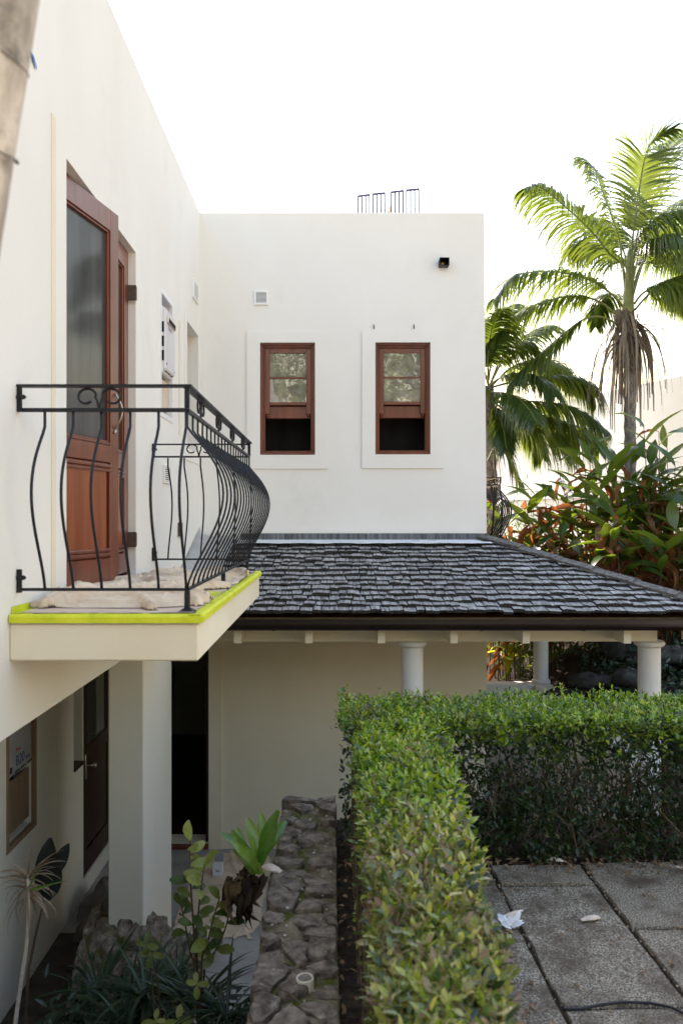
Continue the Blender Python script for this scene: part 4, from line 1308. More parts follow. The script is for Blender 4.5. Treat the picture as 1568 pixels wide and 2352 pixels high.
for poly0 in voronoi(scatter(rr, 84, -.29, .015, 1.0, 4.99, .145), -.305, .03, 1.0, 5.0, 1.25):
    if rr.random() < .05: continue
    poly = rough_poly(poly0, rr, .011, rr.uniform(.004,.020))
    V, F = stone_mesh(poly, 1.40, 1.524+rr.uniform(-.014,.030), rr, .001)
    mm = MB(); tx = rr.uniform(-.12,.12); ty = rr.uniform(-.12,.12)
    cx = sum(p[0] for p in poly)/len(poly); cy = sum(p[1] for p in poly)/len(poly)
    mm.add([(a,b,c+((a-cx)*tx+(b-cy)*ty if c > 1.42 else 0)) for a,b,c in V], F)
    ob('stone', mm, stone_m, sw)
# faces of the wall: stones on the left side and the far end
for side in ('left', 'end'):
    z = .02
    while z < 1.34:
        h = rr.uniform(.12,.2); u = 1.0 if side == 'left' else -.29
        lim = 4.98 if side == 'left' else 0.0
        while u < lim-.05:
            wd = rr.uniform(.16,.32); u2 = min(lim, u+wd)
            poly = subdiv_poly([(u,z),(u2,z),(u2,min(1.42,z+h)),(u,min(1.42,z+h))], rr, .008, .008)
            V, F = stone_mesh(poly, -.03, .022+rr.uniform(0,.012), rr)
            mm = MB()
            if side == 'left': mm.add([(-.275-c, a, b) for a,b,c in V], F)
            else: mm.add([(a, 4.99+c, b) for a,b,c in V], F)
            ob('stone', mm, stone_m, sw)
            u = u2
        z += h
# rubble kerb of the planting bed round the pillar
kb = thing('stone_edging', 'grey rubble stone edging piled round the foot of the pillar', 'stonework', (-1.3, 5.1, 0))
m = MB(); 
def kz(x,y): return .10 + .43*min(1,max(0,(y-4.85)/.45)) - .30*max(0,-1.50-x) - .9*max(0,x+1.28)
tag(grid_sheet('mortar_bed', -1.66, -.90, 4.84, 5.62, 30, 30, lambda x,y: kz(x,y)+.004+.02*ns(x*12,y*12), mortar_m, kb), kind='stuff')
m = MB(); m.box(-1.64, -.92, 4.90, 5.60, -.02, .10); ob('kerb_core', m, mortar_m, kb)
for poly0 in voronoi(scatter(rr, 42, -1.66, -.98, 4.88, 5.56, .10), -1.68, -.95, 4.86, 5.58):
    cx = sum(p[0] for p in poly0)/len(poly0); cy = sum(p[1] for p in poly0)/len(poly0)
    if -1.52 < cx < -1.24 and cy > 5.36: continue
    poly = rough_poly(poly0, rr, .009, rr.uniform(.002,.010))
    zt_ = kz(cx,cy)+rr.uniform(-.005,.03)
    V, F = stone_mesh(poly, -.03, .062, rr, .008)
    sx_, sy_ = rr.uniform(-.2,.2), .75+rr.uniform(-.3,.2)
    mm = MB(); mm.add([(a,b,zt_-.05+c+(a-cx)*sx_+(b-cy)*sy_) for a,b,c in V], F)
    ob('stone', mm, stone_m, kb)

# ------------------------------------------------------------------ hedges
def hedge_leaves(n, sampler, Lr, seed):
    rg = np.random.default_rng(seed)
    Pn, Nn = sampler(n, rg)
    D = Nn*rg.uniform(.1,1.0,(len(Pn),1)) + rg.normal(0,.55,(len(Pn),3)) + np.array([0,0,.35])
    N = rg.normal(0,.5,(len(Pn),3)) + np.array([0,-.25,.8])
    L = rg.uniform(*Lr, len(Pn)); Wd = L*rg.uniform(.40,.52,len(Pn))
    return leaves(Pn, D, N, L, Wd, .3, .2)
def shoots(Pn, Nn, rg, nl=7, L=(.05,.13), Lr=(.026,.042)):
    """leafy shoots: leaves set in turn along short stems"""
    n = len(Pn)
    S_ = Nn*rg.uniform(.4,1.2,(n,1)) + rg.normal(0,.45,(n,3)) + np.array([0,0,.35])
    S_ /= np.linalg.norm(S_, axis=1, keepdims=True)
    A = np.cross(S_, rg.normal(0,1,(n,3))); A /= np.linalg.norm(A, axis=1, keepdims=True); B = np.cross(S_, A)
    ln = rg.uniform(*L, n)
    PP, DD, NN, LL = [], [], [], []
    for k in range(nl):
        t = (k+.5)/nl; w = k*2.4 + rg.uniform(-.5,.5,n)
        rad = A*np.cos(w)[:,None] + B*np.sin(w)[:,None]
        PP.append(Pn + S_*(ln*(t-.7))[:,None]); 
        d = rad*(.95-.6*t) + S_*(.35+.6*t) + rg.normal(0,.15,(n,3)); DD.append(d)
        NN.append(S_ - .4*rad + rg.normal(0,.2,(n,3)) + np.array([0,-.1,.3])); LL.append(rg.uniform(*Lr, n)*(1.05-.35*t))
    PP, DD, NN, LL = map(np.concatenate, (PP, DD, NN, LL))
    return leaves(PP, DD, NN, LL, LL*rg.uniform(.40,.54,len(LL)), .3, .25)
def vnoise(p, s, seed): return np.array([ns(q[0]*s+seed, q[1]*s, q[2]*s) for q in p])

def twigs(n, x0, x1, y0, y1, z0, z1, seed, rad=.003):
    rr = random.Random(seed); m = MB()
    for _ in range(n):
        x, y = rr.uniform(x0,x1), rr.uniform(y0,y1); z = rr.uniform(z0, z0+(z1-z0)*.5)
        p = Vector((x,y,z)); pts = [p]
        d = Vector((rr.gauss(0,.35), rr.gauss(0,.35), 1)).normalized()
        L = rr.uniform(.15,.4)
        for k in range(4):
            p.x = min(x1, max(x0, p.x))
            d = (d + Vector((rr.gauss(0,.3), rr.gauss(0,.3), rr.gauss(0,.15)))).normalized()
            p = p + d*L/4
            p.z = min(p.z, z1+.02); p.x = min(x1, max(x0, p.x)); p.y = min(y1+.02, max(y0-.03, p.y))
            pts.append(p.copy())
        r0 = rad*rr.uniform(.6,1.6)
        m.tube(pts, [r0, r0*.85, r0*.7, r0*.5, r0*.3], 4, False)
    return m

# hedge across the terrace
HZ = 2.21
hb = thing('hedge', 'clipped dark green hedge running across the back of the terrace', 'hedge', (1.6, 4.5, 1.40))
CX0, CX1, CY0, CY1 = .06, 3.1, 4.27, 4.80
def top_h(x, y): return HZ + .028*ns(x*3,y*3) + .035*ns(x*9,y*9) + .03*max(0,(x-.6))*.35
def samp_top(n, rg):
    x = rg.uniform(CX0-.02, CX1, n); y = rg.uniform(CY0-.03, CY1+.03, n)
    z = np.array([top_h(a,b) for a,b in zip(x,y)]) - np.abs(rg.normal(0,.045,n)) + (rg.random(n) < .02)*rg.uniform(.02,.07,n)
    return np.stack([x,y,z],1), np.tile([0,0,1.0],(n,1))
def samp_front(n, rg):
    x = rg.uniform(.5, CX1, n); z = rg.uniform(1.46, HZ, n)
    y = CY0 + .05*np.array([ns(a*5,b*5) for a,b in zip(x,z)]) + np.abs(rg.normal(0,.06,n))
    dens = np.where(z > 1.98, 1.0, np.where(z > 1.72, .62, 1.0)) * (.8+.8*vnoise(np.stack([x,y,z],1), 4, 3))
    k = rg.random(n) < dens
    return np.stack([x,y,z],1)[k], np.tile([0,-1.0,-.1],(k.sum(),1))
def samp_vol(n, rg):
    x = rg.uniform(CX0, CX1, n); z = rg.uniform(1.44, HZ-.05, n); y = rg.uniform(CY0+.03, CY1, n)
    dens = np.where(z > 1.98, 1.0, np.where(z > 1.74, .30, 1.0))
    k = rg.random(n) < dens
    nv_ = rg.normal(0,1,(k.sum(),3)); 
    return np.stack([x,y,z],1)[k], nv_
def samp_back(n, rg):
    x = rg.uniform(CX0, CX1, n); z = rg.uniform(1.5, HZ, n); y = CY1 - np.abs(rg.normal(0,.05,n))
    k = rg.random(n) < np.where(z > 1.98, 1.0, .35)
    return np.stack([x,y,z],1)[k], np.tile([0,1.0,0],(k.sum(),1))
rg = np.random.default_rng(100)
Pn, Nn = samp_top(2100, rg); k = rg.random(len(Pn)) < .30 + .35*vnoise(Pn, 3, 1)
for kk, mt in ((k, hedge_new), (~k, hedge_m)):
    V, F = shoots(Pn[kk], Nn[kk], rg); tag(ob_np('foliage', V, F, mt, hb), kind='stuff')
Pn, Nn = samp_front(1300, rg)
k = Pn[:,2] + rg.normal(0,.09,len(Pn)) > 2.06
for kk, mt in ((k, hedge_m), (~k, hedge_old_shaded)):
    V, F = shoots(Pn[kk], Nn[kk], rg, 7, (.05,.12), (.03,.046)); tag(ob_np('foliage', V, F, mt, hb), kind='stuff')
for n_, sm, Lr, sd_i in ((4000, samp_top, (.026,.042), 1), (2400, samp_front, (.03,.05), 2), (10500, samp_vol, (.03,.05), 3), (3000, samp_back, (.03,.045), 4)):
    V, F = hedge_leaves(n_, sm, Lr, sd_i); tag(ob_np('foliage', V, F, hedge_m if sd_i == 1 else hedge_old_shaded, hb), kind='stuff')
m = twigs(900, CX0+.06, CX1, CY0+.02, CY1, 1.42, 2.1, 5); tag(ob('twigs', m, twig_m, hb, recalc=False), kind='stuff')
x = .2
while x < 3.0:
    m = MB(); xx = x + random.uniform(-.06,.06); yy = random.uniform(4.42,4.62)
    m.tube([(xx,yy,1.36),(xx+random.uniform(-.03,.03),yy+.02,1.6),(xx+random.uniform(-.07,.07),yy,1.85),(xx+random.uniform(-.12,.12),yy,2.05)], [.014,.012,.009,.004], 6, False)
    ob('stem', m, twig_m, hb); x += .28

# hedge running toward the camera
ha = thing('hedge', 'long browning hedge running from the foreground toward the porch', 'hedge', (.3, 2.6, 1.40))
def aL(y): return .130 + .035*ns(y*3.2)
def aR(y): return .40 + (y-1.7)*.080 + .035*ns(y*4.0,7)
def samp_topA(n, rg):
    y = rg.uniform(1.15, 4.32, n); t = rg.uniform(-.03, 1.03, n)
    l = np.array([aL(q) for q in y]); r = np.array([aR(q) for q in y])
    x = l + (r-l)*t
    z = HZ + .03*np.array([ns(a*4,b*4) for a,b in zip(x,y)]) + .045*np.array([ns(a*11,b*11,3) for a,b in zip(x,y)]) - .06*(np.abs(t-.5)*2)**3 - np.abs(rg.normal(0,.04,n)) - .03*np.clip((3-y),0,1.5) + (rg.random(n) < .02)*rg.uniform(.01,.05,n)
    return np.stack([x,y,z],1), np.stack([(t-.5)*.5, np.zeros(n), np.ones(n)],1)
def samp_sideA(n, rg, right):
    y = rg.uniform(1.15, 4.28, n); z = rg.uniform(1.45, HZ-.02, n)
    b = np.array([(aR(q) if right else aL(q)) for q in y])
    s = 1 if right else -1
    x = b - s*np.abs(rg.normal(0,.05,n)) + s*.02*np.sin(z*20)
    k = rg.random(n) < np.where(z > 1.85, 1.0, .55)
    return np.stack([x,y,z],1)[k], np.tile([s*1.0,0,.1],(k.sum(),1))
def samp_volA(n, rg):
    y = rg.uniform(1.15, 4.3, n); t = rg.random(n)
    l = np.array([aL(q) for q in y]); r = np.array([aR(q) for q in y])
    return np.stack([l+(r-l)*t, y, rg.uniform(1.5,HZ-.05,n)],1), rg.normal(0,1,(n,3))
def split(fn, n, Lr, seed, old_shaded=False):
    """far part fresh green, near part browning"""
    rg = np.random.default_rng(seed)
    Pn, Nn = fn(n, rg)
    gate = Pn[:,1] + .35*vnoise(Pn, 3.5, 2) + rg.normal(0,.18,len(Pn)) > 3.0
    for k, mt in ((gate, hedge_old_shaded if old_shaded else hedge_m), (~gate, hedge_old_shaded if old_shaded else hedge_dry_m)):
        p, nn = Pn[k], Nn[k]
        D = nn*rg.uniform(.1,1.0,(len(p),1)) + rg.normal(0,.55,(len(p),3)) + np.array([0,0,.35])
        N = rg.normal(0,.5,(len(p),3)) + np.array([0,-.25,.8])
        L = rg.uniform(*Lr, len(p))*rg.choice([.7,1,1,1.25],len(p)); Wd = L*rg.uniform(.36,.52,len(p))
        V, F = leaves(p, D, N, L, Wd, .3, .2)
        tag(ob_np('foliage', V, F, mt, ha), kind='stuff')
rg = np.random.default_rng(101)
Pn, Nn = samp_topA(1750, rg)
gate = Pn[:,1] + .5*vnoise(Pn, 3.5, 2) + rg.normal(0,.22,len(Pn)) > 3.0
thin = vnoise(Pn, 6, 9) > -.32                      # bare patches
new = rg.random(len(Pn)) < .55 + .4*vnoise(Pn, 3, 1)
for kk, mt in ((gate & new, hedge_new), (gate & ~new, hedge_m), (~gate & new & thin, hedge_gold), (~gate & ~new & thin, hedge_dry_m)):
    V, F = shoots(Pn[kk], Nn[kk], rg, 7, (.05,.13), (.032,.054) if mt in (hedge_gold, hedge_dry_m) else (.028,.046)); tag(ob_np('foliage', V, F, mt, ha), kind='stuff')
split(samp_topA, 2200, (.028,.044), 21)
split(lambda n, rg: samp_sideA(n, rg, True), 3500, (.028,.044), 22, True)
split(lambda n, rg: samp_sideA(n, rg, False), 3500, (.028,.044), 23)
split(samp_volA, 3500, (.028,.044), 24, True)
m = twigs(900, .10, .45, 1.2, 4.2, 1.45, 2.22, 9, .0028); tag(ob('twigs', m, twig_m, ha, recalc=False), kind='stuff')
m = twigs(170, .13, .42, 1.3, 3.1, 1.98, 2.19, 19, .0017); tag(ob('twigs', m, twig_tan, ha, recalc=False), kind='stuff')
for k in range(11):
    y = 1.3+.28*k; x = .27+random.uniform(-.05,.05)
    m = MB(); m.tube([(x,y,1.36),(x+random.uniform(-.03,.03),y+.02,1.6),(x+random.uniform(-.08,.08),y,1.85),(x+random.uniform(-.12,.12),y+.03,2.06)], [.014,.012,.009,.004], 6, False)
    ob('stem', m, twig_m, ha)

# ------------------------------------------------------------------ litter, gravel, small ground things
rg = np.random.default_rng(31)
n = 900
lp = np.concatenate([np.stack([rg.uniform(.02,.10,110), rg.uniform(1.2,4.6,110)],1), np.stack([rg.uniform(.6,2.8,450), rg.normal(4.27,.06,450)],1), np.stack([rg.uniform(.45,.80,200), rg.uniform(1.5,4.2,200)],1)])
n_pav = 70; lp = np.concatenate([lp, np.stack([rg.uniform(.86,1.95,n_pav), rg.uniform(2.5,4.2,n_pav)],1)])
lp = np.concatenate([lp, np.full((len(lp),1),1.438)+rg.uniform(0,.012,(len(lp),1))],1)
D = rg.normal(0,1,(len(lp),3))*np.array([1,1,.25]); N = rg.normal(0,.3,(len(lp),3))+np.array([0,0,1])
V, F = leaves(lp, D, N, rg.uniform(.02,.045,len(lp)), rg.uniform(.01,.02,len(lp)), .3, .3)
tag(ob_np('leaf_litter', V, F, litter_m), 'dry brown leaf litter along the foot of the hedges', 'leaf litter', kind='stuff')
m = MB()
rr = random.Random(5)
def pebble(m, x, y, z, r):
    M = Matrix.Translation((x,y,z)) @ Matrix.Rotation(rr.uniform(0,6), 4, rvec()) @ Matrix.Diagonal((r*rr.uniform(.7,1.3), r*rr.uniform(.7,1.2), r*rr.uniform(.5,.9), 1))
    V = [(1,0,0),(-1,0,0),(0,1,0),(0,-1,0),(0,0,1),(0,0,-1)]
    V = [tuple(M @ (Vector(p)*rr.uniform(.8,1.1))) for p in V]
    m.add(V, [(0,2,4),(2,1,4),(1,3,4),(3,0,4),(2,0,5),(1,2,5),(3,1,5),(0,3,5)])
for _ in range(420):
    t = rr.random()
    if t < .55: x = rr.choice((.855,1.355,1.855)) + rr.gauss(0,.008); y = rr.uniform(1.2,4.2)
    elif t < .8: y = rr.choice((3.01,4.03,3.58,2.0)) + rr.gauss(0,.008); x = rr.uniform(.86,1.85)
    else: x, y = rr.uniform(.7,2.0), rr.uniform(1.5,4.2)
    q = PR @ Vector((x,y,0)); pebble(m, q.x, q.y, 1.428, rr.uniform(.003,.0085))
tag(ob('gravel', m, gravel_m, recalc=False), 'loose tan gravel and grit scattered in the paving joints', 'gravel', kind='stuff')
m = MB()
for _ in range(110):
    pebble(m, rr.uniform(-.26,.0), rr.uniform(1.3,4.9), 1.525+rr.uniform(-.01,.015), rr.uniform(.004,.010))
tag(ob('pebbles', m, nmat('pale pebbles', (.35,.31,.26), (.6,.56,.5), (30,30,30), rough=.7, isl=.3), recalc=False), 'pale pebbles lying along the top of the stone wall', 'pebbles', kind='stuff')
# PVC pipe stub
m = MB()
c = P(700, 2268, 2.99)
pr = [(.027,1.47),(.033,1.47),(.033,1.556),(.0325,1.559),(.0275,1.559),(.027,1.556)]
V = []; F = []
for r_, z in pr:
    for k in range(20): V.append((c.x+r_*math.cos(k*math.pi/10), c.y+r_*math.sin(k*math.pi/10), z))
for i in range(6):
    for k in range(20): F.append((i*20+k, i*20+(k+1)%20, ((i+1)%6)*20+(k+1)%20, ((i+1)%6)*20+k))
m.add(V,F); tag(ob('pipe_stub', m, pipe_m, None, True), 'cream plastic pipe stub set upright in the stone wall top', 'pipe')
# fallen bark scraps, feather, sticks, hose
def chip(name, c, L, Wd, ang, mt, label, cat, h=.02, seed=0):
    rr = random.Random(seed); V = []; F = []; n = 7
    for i in range(n):
        t = i/(n-1); w = Wd*(math.sin(math.pi*(.12+.76*t))**.7)*(1+rr.uniform(-.2,.2))
        for s, zz in ((-1, .3), (0, 1.0), (1, .25)):
            V.append((s*w/2, (t-.5)*L, .003+h*zz*math.sin(math.pi*(.1+.8*t)) + rr.uniform(0,.003)))
    k = len(V); V += [(x*.95,y*.95,z-.003) for x,y,z in V]
    for i in range(n-1):
        for q in (0,1):
            a = i*3+q; F.append((a,a+1,a+4,a+3)); F.append((k+a,k+a+3,k+a+4,k+a+1))
        F.append((i*3, i*3+3, k+i*3+3, k+i*3)); F.append((i*3+2, k+i*3+2, k+i*3+5, i*3+5))
    M = Matrix.Translation(c) @ Matrix.Rotation(ang, 4, 'Z')
    m = MB(); m.v = [tuple(M @ Vector(p)) for p in V]; m.f = F
    return tag(ob(name, m, mt, None, True), label, cat)
g = lambda px, py: P(px, py, 1.848*1829/(py-1192))
chip('bark_flake', g(1355,2113), .10, .035, R(-75), sage, 'pale curled bark flake lying on the middle paving slab', 'bark', .018, 1)
chip('bark_flake', g(1178,2100), .12, .022, R(-60), board, 'tan bark strip lying behind the white feathers on the paving', 'bark', .01, 2)
chip('bark_flake', g(1560,1995), .05, .025, R(40), sage, 'small pale bark flake at the right edge by the hedge', 'bark', .01, 3)
chip('bark_flake', g(1275,1985)+Vector((0,.02,.01)), .09, .035, R(70), sage, 'pale dead leaf under the foot of the cross hedge', 'dead leaf', .015, 4)
fe = thing('feather_tuft', 'tuft of white feathers lying on the paving beside the hedge', 'feathers', g(1165,2135))
rr = random.Random(8)
c = g(1165,2130)
fme = leafmesh('feather', feather_m, [.02,.10,.16,.17,.15,.10,.03], .5, .3, .25, .3, 2)
for k in range(14):
    a = rr.uniform(-.6,2.4) if k < 9 else rr.uniform(0,6.28)
    D = Vector((math.cos(a)*.8, math.sin(a)*.8, rr.uniform(.1,.9)))
    inst('feather', fme, frame(D, (rr.gauss(0,.5),-.5,.6), c+Vector((rr.gauss(0,.012),rr.gauss(0,.012),.004)), rr.uniform(.05,.085)), fe)
m = MB()
hp = [g(1290,2322), g(1330,2322), g(1380,2312), g(1430,2306), g(1490,2308), g(1540,2318), g(1580,2338), g(1620,2365)]
pts = []
for a, b in zip(hp[:-1], hp[1:]):
    for t in (0,.25,.5,.75): pts.append(a.lerp(b,t)+Vector((0,0,.008)))
m.tube(pts, .0055, 8); tag(ob('irrigation_hose', m, hose_m, None, True), 'thin black irrigation hose snaking over the paving at lower right', 'hose')
for (a, b, r_, lab) in (((660,2240),(725,2213),.006,'brown stick lying across the upper part of the stone wall'), ((640,2275),(690,2310),.004,'dark twig lying on the stone wall by the pipe stub')):
    p0, p1 = [P(px,py,1.74*1829/(py-1192)) for px,py in (a,b)]
    p0.z = p1.z = 1.548
    m = MB(); m.tube([p0, p0.lerp(p1,.4)+Vector((.004,.006,.004)), p1], [r_,r_*.9,r_*.5], 6); tag(ob('stick', m, twig_m), lab, 'stick')

# ------------------------------------------------------------------ porch floor things
bx = thing('small_box', 'small white open box with a grey lid standing on the porch floor', 'box', P(501, 2010, 7.33))
c = P(501, 2010, 7.33); c.z = .012
m = MB(); m.cbox(c.x-.045, c.x+.045, c.y-.04, c.y+.04, .012, .11, .002); ob('box_body', m, paper_white, bx)
m = MB(); m.box(c.x-.042, c.x+.046, c.y+.041, c.y+.045, .10, .185); ob('lid', m, card_grey, bx)
M = Matrix.Translation((c.x-.015, c.y-.041, .05)) @ Matrix.Rotation(R(90), 4, 'X'); text('lettering', 'lul', .032, ink, bx, M)
rr = random.Random(9)
FS = [(-.95+rr.uniform(-.3,.3), 7.0+rr.uniform(-.7,.7), rr.uniform(0,3.1), rr.uniform(.3,.7), rr.uniform(.02,.04), rr.uniform(.008,.02)) for k in range(16)]
tag(crumple('floor_sheet', -1.30, -.55, 6.2, 7.85, 60, 120, .004, FS, 8, canvas, lambda x,y: .006*(1-(((x+.93)/.35)**6+((y-7.02)/.78)**6) > -.1+.2*ns(x*4,y*4))), 'flat wrinkled drop sheet spread on the porch floor by the doorway', 'cloth')
FB = [(-1.78+rr.uniform(-.16,.16), 6.5+rr.uniform(-.3,.3), rr.uniform(0,3.1), rr.uniform(.15,.35), rr.uniform(.06,.11), rr.uniform(.10,.24)) for k in range(20)]
tag(crumple('cloth_bundle', -2.10, -1.45, 6.0, 7.05, 70, 110, .004, FB, 5, canvas_dim), 'bundled grey drop cloth on the floor behind the pillar', 'cloth')

# ------------------------------------------------------------------ near palm trunk at the left edge
tr = thing('leaning_palm', 'blurred ringed palm trunk leaning at the left edge close by', 'palm', (-.95, 1.3, 0))
m = MB(); pts = []; rads = []
tm = []
for i in range(61):
    z = -.05 + 7.0*i/60
    rel = z - E
    xr = -.562 + .156*(rel-.42)
    tm.append((xr, z))
for i, (xr, z) in enumerate(tm):
    r_ = .092 + .012*math.sin(z*14) *.2 + .004*ns(z*6)
    pts.append((xr - r_, 1.32, z)); rads.append(r_)
m.tube(pts, rads, 20); ob('trunk', m, bark_m, tr, True)
k = 0
z = .3
while z < 6.8:
    i = min(59, max(0, int((z+.05)/7*60)))
    a, b = Vector(pts[i]), Vector(pts[i+1])
    c = a.lerp(b, ((z+.05)/7*60)-i)
    d = (b-a).normalized()
    m = MB(); r_ = .0935
    tilt = Vector((.35+.25*random.random(),-.3*random.random(),.0))
    ring = []
    ax = (d + tilt*.9).normalized(); u = ax.orthogonal().normalized(); v = ax.cross(u)
    for q in range(24):
        w_ = q/24*2*math.pi
        o = u*math.cos(w_)+v*math.sin(w_)
        o2 = (o - d*o.dot(d)).normalized()
        ring.append(c + o2*(r_-.0012) + d*(o.dot(d)*r_*1.0) + d*.006*ns(q*.9, z*5))
    ring.append(ring[0].copy())
    m.tube(ring, [.001+.004*abs(ns(q*.55,z*3)) for q in range(25)], 5, False); ob('scar_ring', m, bark_ring, tr, True)
    z += .12 + .05*random.random(); k += 1

# ------------------------------------------------------------------ palms beyond the porch
def catmull(pts, n):
    P_ = [Vector(p) for p in pts]
    P_ = [P_[0]*2-P_[1]] + P_ + [P_[-1]*2-P_[-2]]
    out = []
    segs = len(P_)-3
    for s in range(n+1):
        f = s/n*segs; i = min(int(f), segs-1); t = f-i
        p0,p1,p2,p3 = P_[i:i+4]
        out.append(.5*((2*p1)+(-p0+p2)*t+(2*p0-5*p1+4*p2-p3)*t*t+(-p0+3*p1-3*p2+p3)*t**3))
    return out

def frond(path, parent, mt, Lmax=.62, npair=80, droop=2.3, start=.22, seed=0, stalk=palm_stalk, sparse=0.0, side=(0,-1,0), wid=.036):
    """feather leaf: rachis along path, two rows of drooping leaflets"""
    rr = random.Random(seed)
    c = catmull(path, 60)
    m = MB(); m.tube(c[::3], [.020*(1-.85*i/20) for i in range(21)], 5, False)
    V = list(m.v); F4 = [f for f in m.f]
    VL = []; FL = []
    for k in range(npair):
        t = start + (1-start)*(k/(npair-1))
        f = t*60; i = min(59, int(f)); p = c[i].lerp(c[i+1], f-i)
        T = (c[min(60,i+2)]-c[max(0,i-1)]).normalized()
        S_ = T.cross(Vector((0,0,1)))
        if S_.length < .25: S_ = T.cross(Vector(side))
        S_.normalize(); U = S_.cross(T)
        u = (t-start)/(1-start)
        L = 1.28*Lmax*(.5+.5*min(1,u/.2))*(1-.62*max(0,(u-.45)/.55)**1.4)*rr.uniform(.88,1.08)
        for s in (-1,1):
            if rr.random() < sparse: continue
            d0 = (S_*s*.85 + T*(.45+.5*u) + U*rr.uniform(.05,.3)).normalized()
            g_ = droop*rr.uniform(.7,1.25)
            q = p.copy(); d = d0.copy(); n = 5
            o = len(VL)
            wv = T*1.0
            for j in range(n+1):
                tt = j/n
                w = wid*(.35+.65*math.sin(math.pi*min(1,tt*1.15+.12)))*(1-tt**3)*.5 if j < n else .001
                lat = (wv - d*wv.dot(d))
                if lat.length > 1e-4: lat.normalize()
                VL += [q - lat*w, q + lat*w]
                d = (d + Vector((0,0,-1))*g_*.30*(.4+tt)).normalized()
                q = q + d*L/n
            for j in range(n): FL.append((o+2*j, o+2*j+1, o+2*j+3, o+2*j+2))
    fo = ob_np('frond', [tuple(v) for v in VL], FL, mt, parent)
    m2 = MB(); m2.v = V; m2.f = F4; ob('rachis', m2, stalk, fo, True, False)
    return fo

def z1(x, y, Y): return P(1066+.32*x, 250.9+.32*y, Y)
def palm(label, base, crown, fronds, Yc, trunk_r, seed):
    t = thing('palm_tree', label, 'palm', base)
    m = MB(); n = 40; pts = []; rad = []
    for i in range(n+1):
        f = i/n; p = Vector(base).lerp(crown, f); p.x += .05*math.sin(f*3)
        pts.append(p); rad.append(trunk_r*(1.15-.2*f)+.006*((i%2)*2-1))
    m.tube(pts, rad, 14); ob('trunk', m, bark_dark, t, True)
    for k, (path, kw) in enumerate(fronds):
        Y0 = Yc; n = len(path)
        pts = []
        for i, q in enumerate(path):
            dy = kw.get('dy', 0)*(i/(n-1))
            pts.append(z1(q[0], q[1], Y0+dy))
        a = {x: y for x, y in kw.items() if x != 'dy'}
        frond(pts, t, a.pop('mt', palm_m), seed=seed*50+k, **a)
    return t
Y1 = 12.3
c1 = z1(1165, 1500, Y1)
FR = [
 ([(1165,1380),(1170,1150),(1050,1050),(930,900),(800,770),(650,640),(540,560),(450,560)], dict(dy=-.6, Lmax=.78, start=.2)),
 ([(1160,1380),(1120,1000),(1075,830),(1000,620),(935,440),(870,370)], dict(dy=.5, Lmax=.66, start=.25)),
 ([(1180,1380),(1200,1000),(1225,760),(1262,500),(1310,290),(1400,185),(1500,140)], dict(dy=-.3, Lmax=.66, droop=.9, start=.25)),
 ([(1190,1380),(1230,950),(1310,640),(1390,430),(1450,290),(1530,190)], dict(dy=.8, Lmax=.66, droop=.7, start=.25)),
 ([(1190,1380),(1220,1000),(1340,820),(1500,760),(1650,830),(1720,960)], dict(dy=-.5, Lmax=.75, start=.25)),
 ([(1150,1440),(1080,1350),(960,1260),(800,1190),(600,1165),(400,1180),(290,1240),(215,1340)], dict(dy=-.5, Lmax=.74, start=.24)),
 ([(1110,1500),(1000,1400),(850,1345),(650,1360),(450,1430),(300,1540),(200,1640)], dict(dy=.4, Lmax=.66, start=.28)),
 ([(1110,1550),(980,1490),(850,1510),(700,1620),(550,1750),(420,1860),(340,1950)], dict(dy=.1, Lmax=.66, start=.34)),
 ([(1215,1400),(1280,1320),(1400,1260),(1560,1210),(1720,1240)], dict(dy=-.4, Lmax=.68, start=.3)),
 ([(1220,1440),(1330,1320),(1430,1280),(1540,1330),(1640,1450)], dict(dy=.8, Lmax=.6, start=.3)),
 ([(1180,1380),(1260,1000),(1370,820),(1480,700),(1640,600)], dict(dy=1.2, Lmax=.7, start=.25)),
 ([(1150,1420),(1090,1330),(1010,1340),(960,1420),(940,1560)], dict(dy=1.3, Lmax=.55, start=.25)),
 ([(1180,1380),(1230,1100),(1330,900),(1450,880),(1600,1000)], dict(dy=.9, Lmax=.72, start=.25)),
 ([(1170,1380),(1150,1050),(1060,880),(980,800),(880,760)], dict(dy=1.4, Lmax=.62, start=.3)),
 ([(1190,1400),(1290,1080),(1410,940),(1550,930),(1690,1030)], dict(dy=-.9, Lmax=.7, start=.25)),
 ([(1180,1400),(1130,1120),(1010,1000),(880,960),(760,1020)], dict(dy=.9, Lmax=.66, start=.3)),
 ([(1180,1400),(1250,1150),(1350,1050),(1480,1060),(1600,1160)], dict(dy=1.3, Lmax=.66, start=.3)),
]
p1 = palm('tall palm with feathery green crown and dead brown skirt at right', (c1.x, Y1, 1.2), c1, FR, Y1, .085, 1)
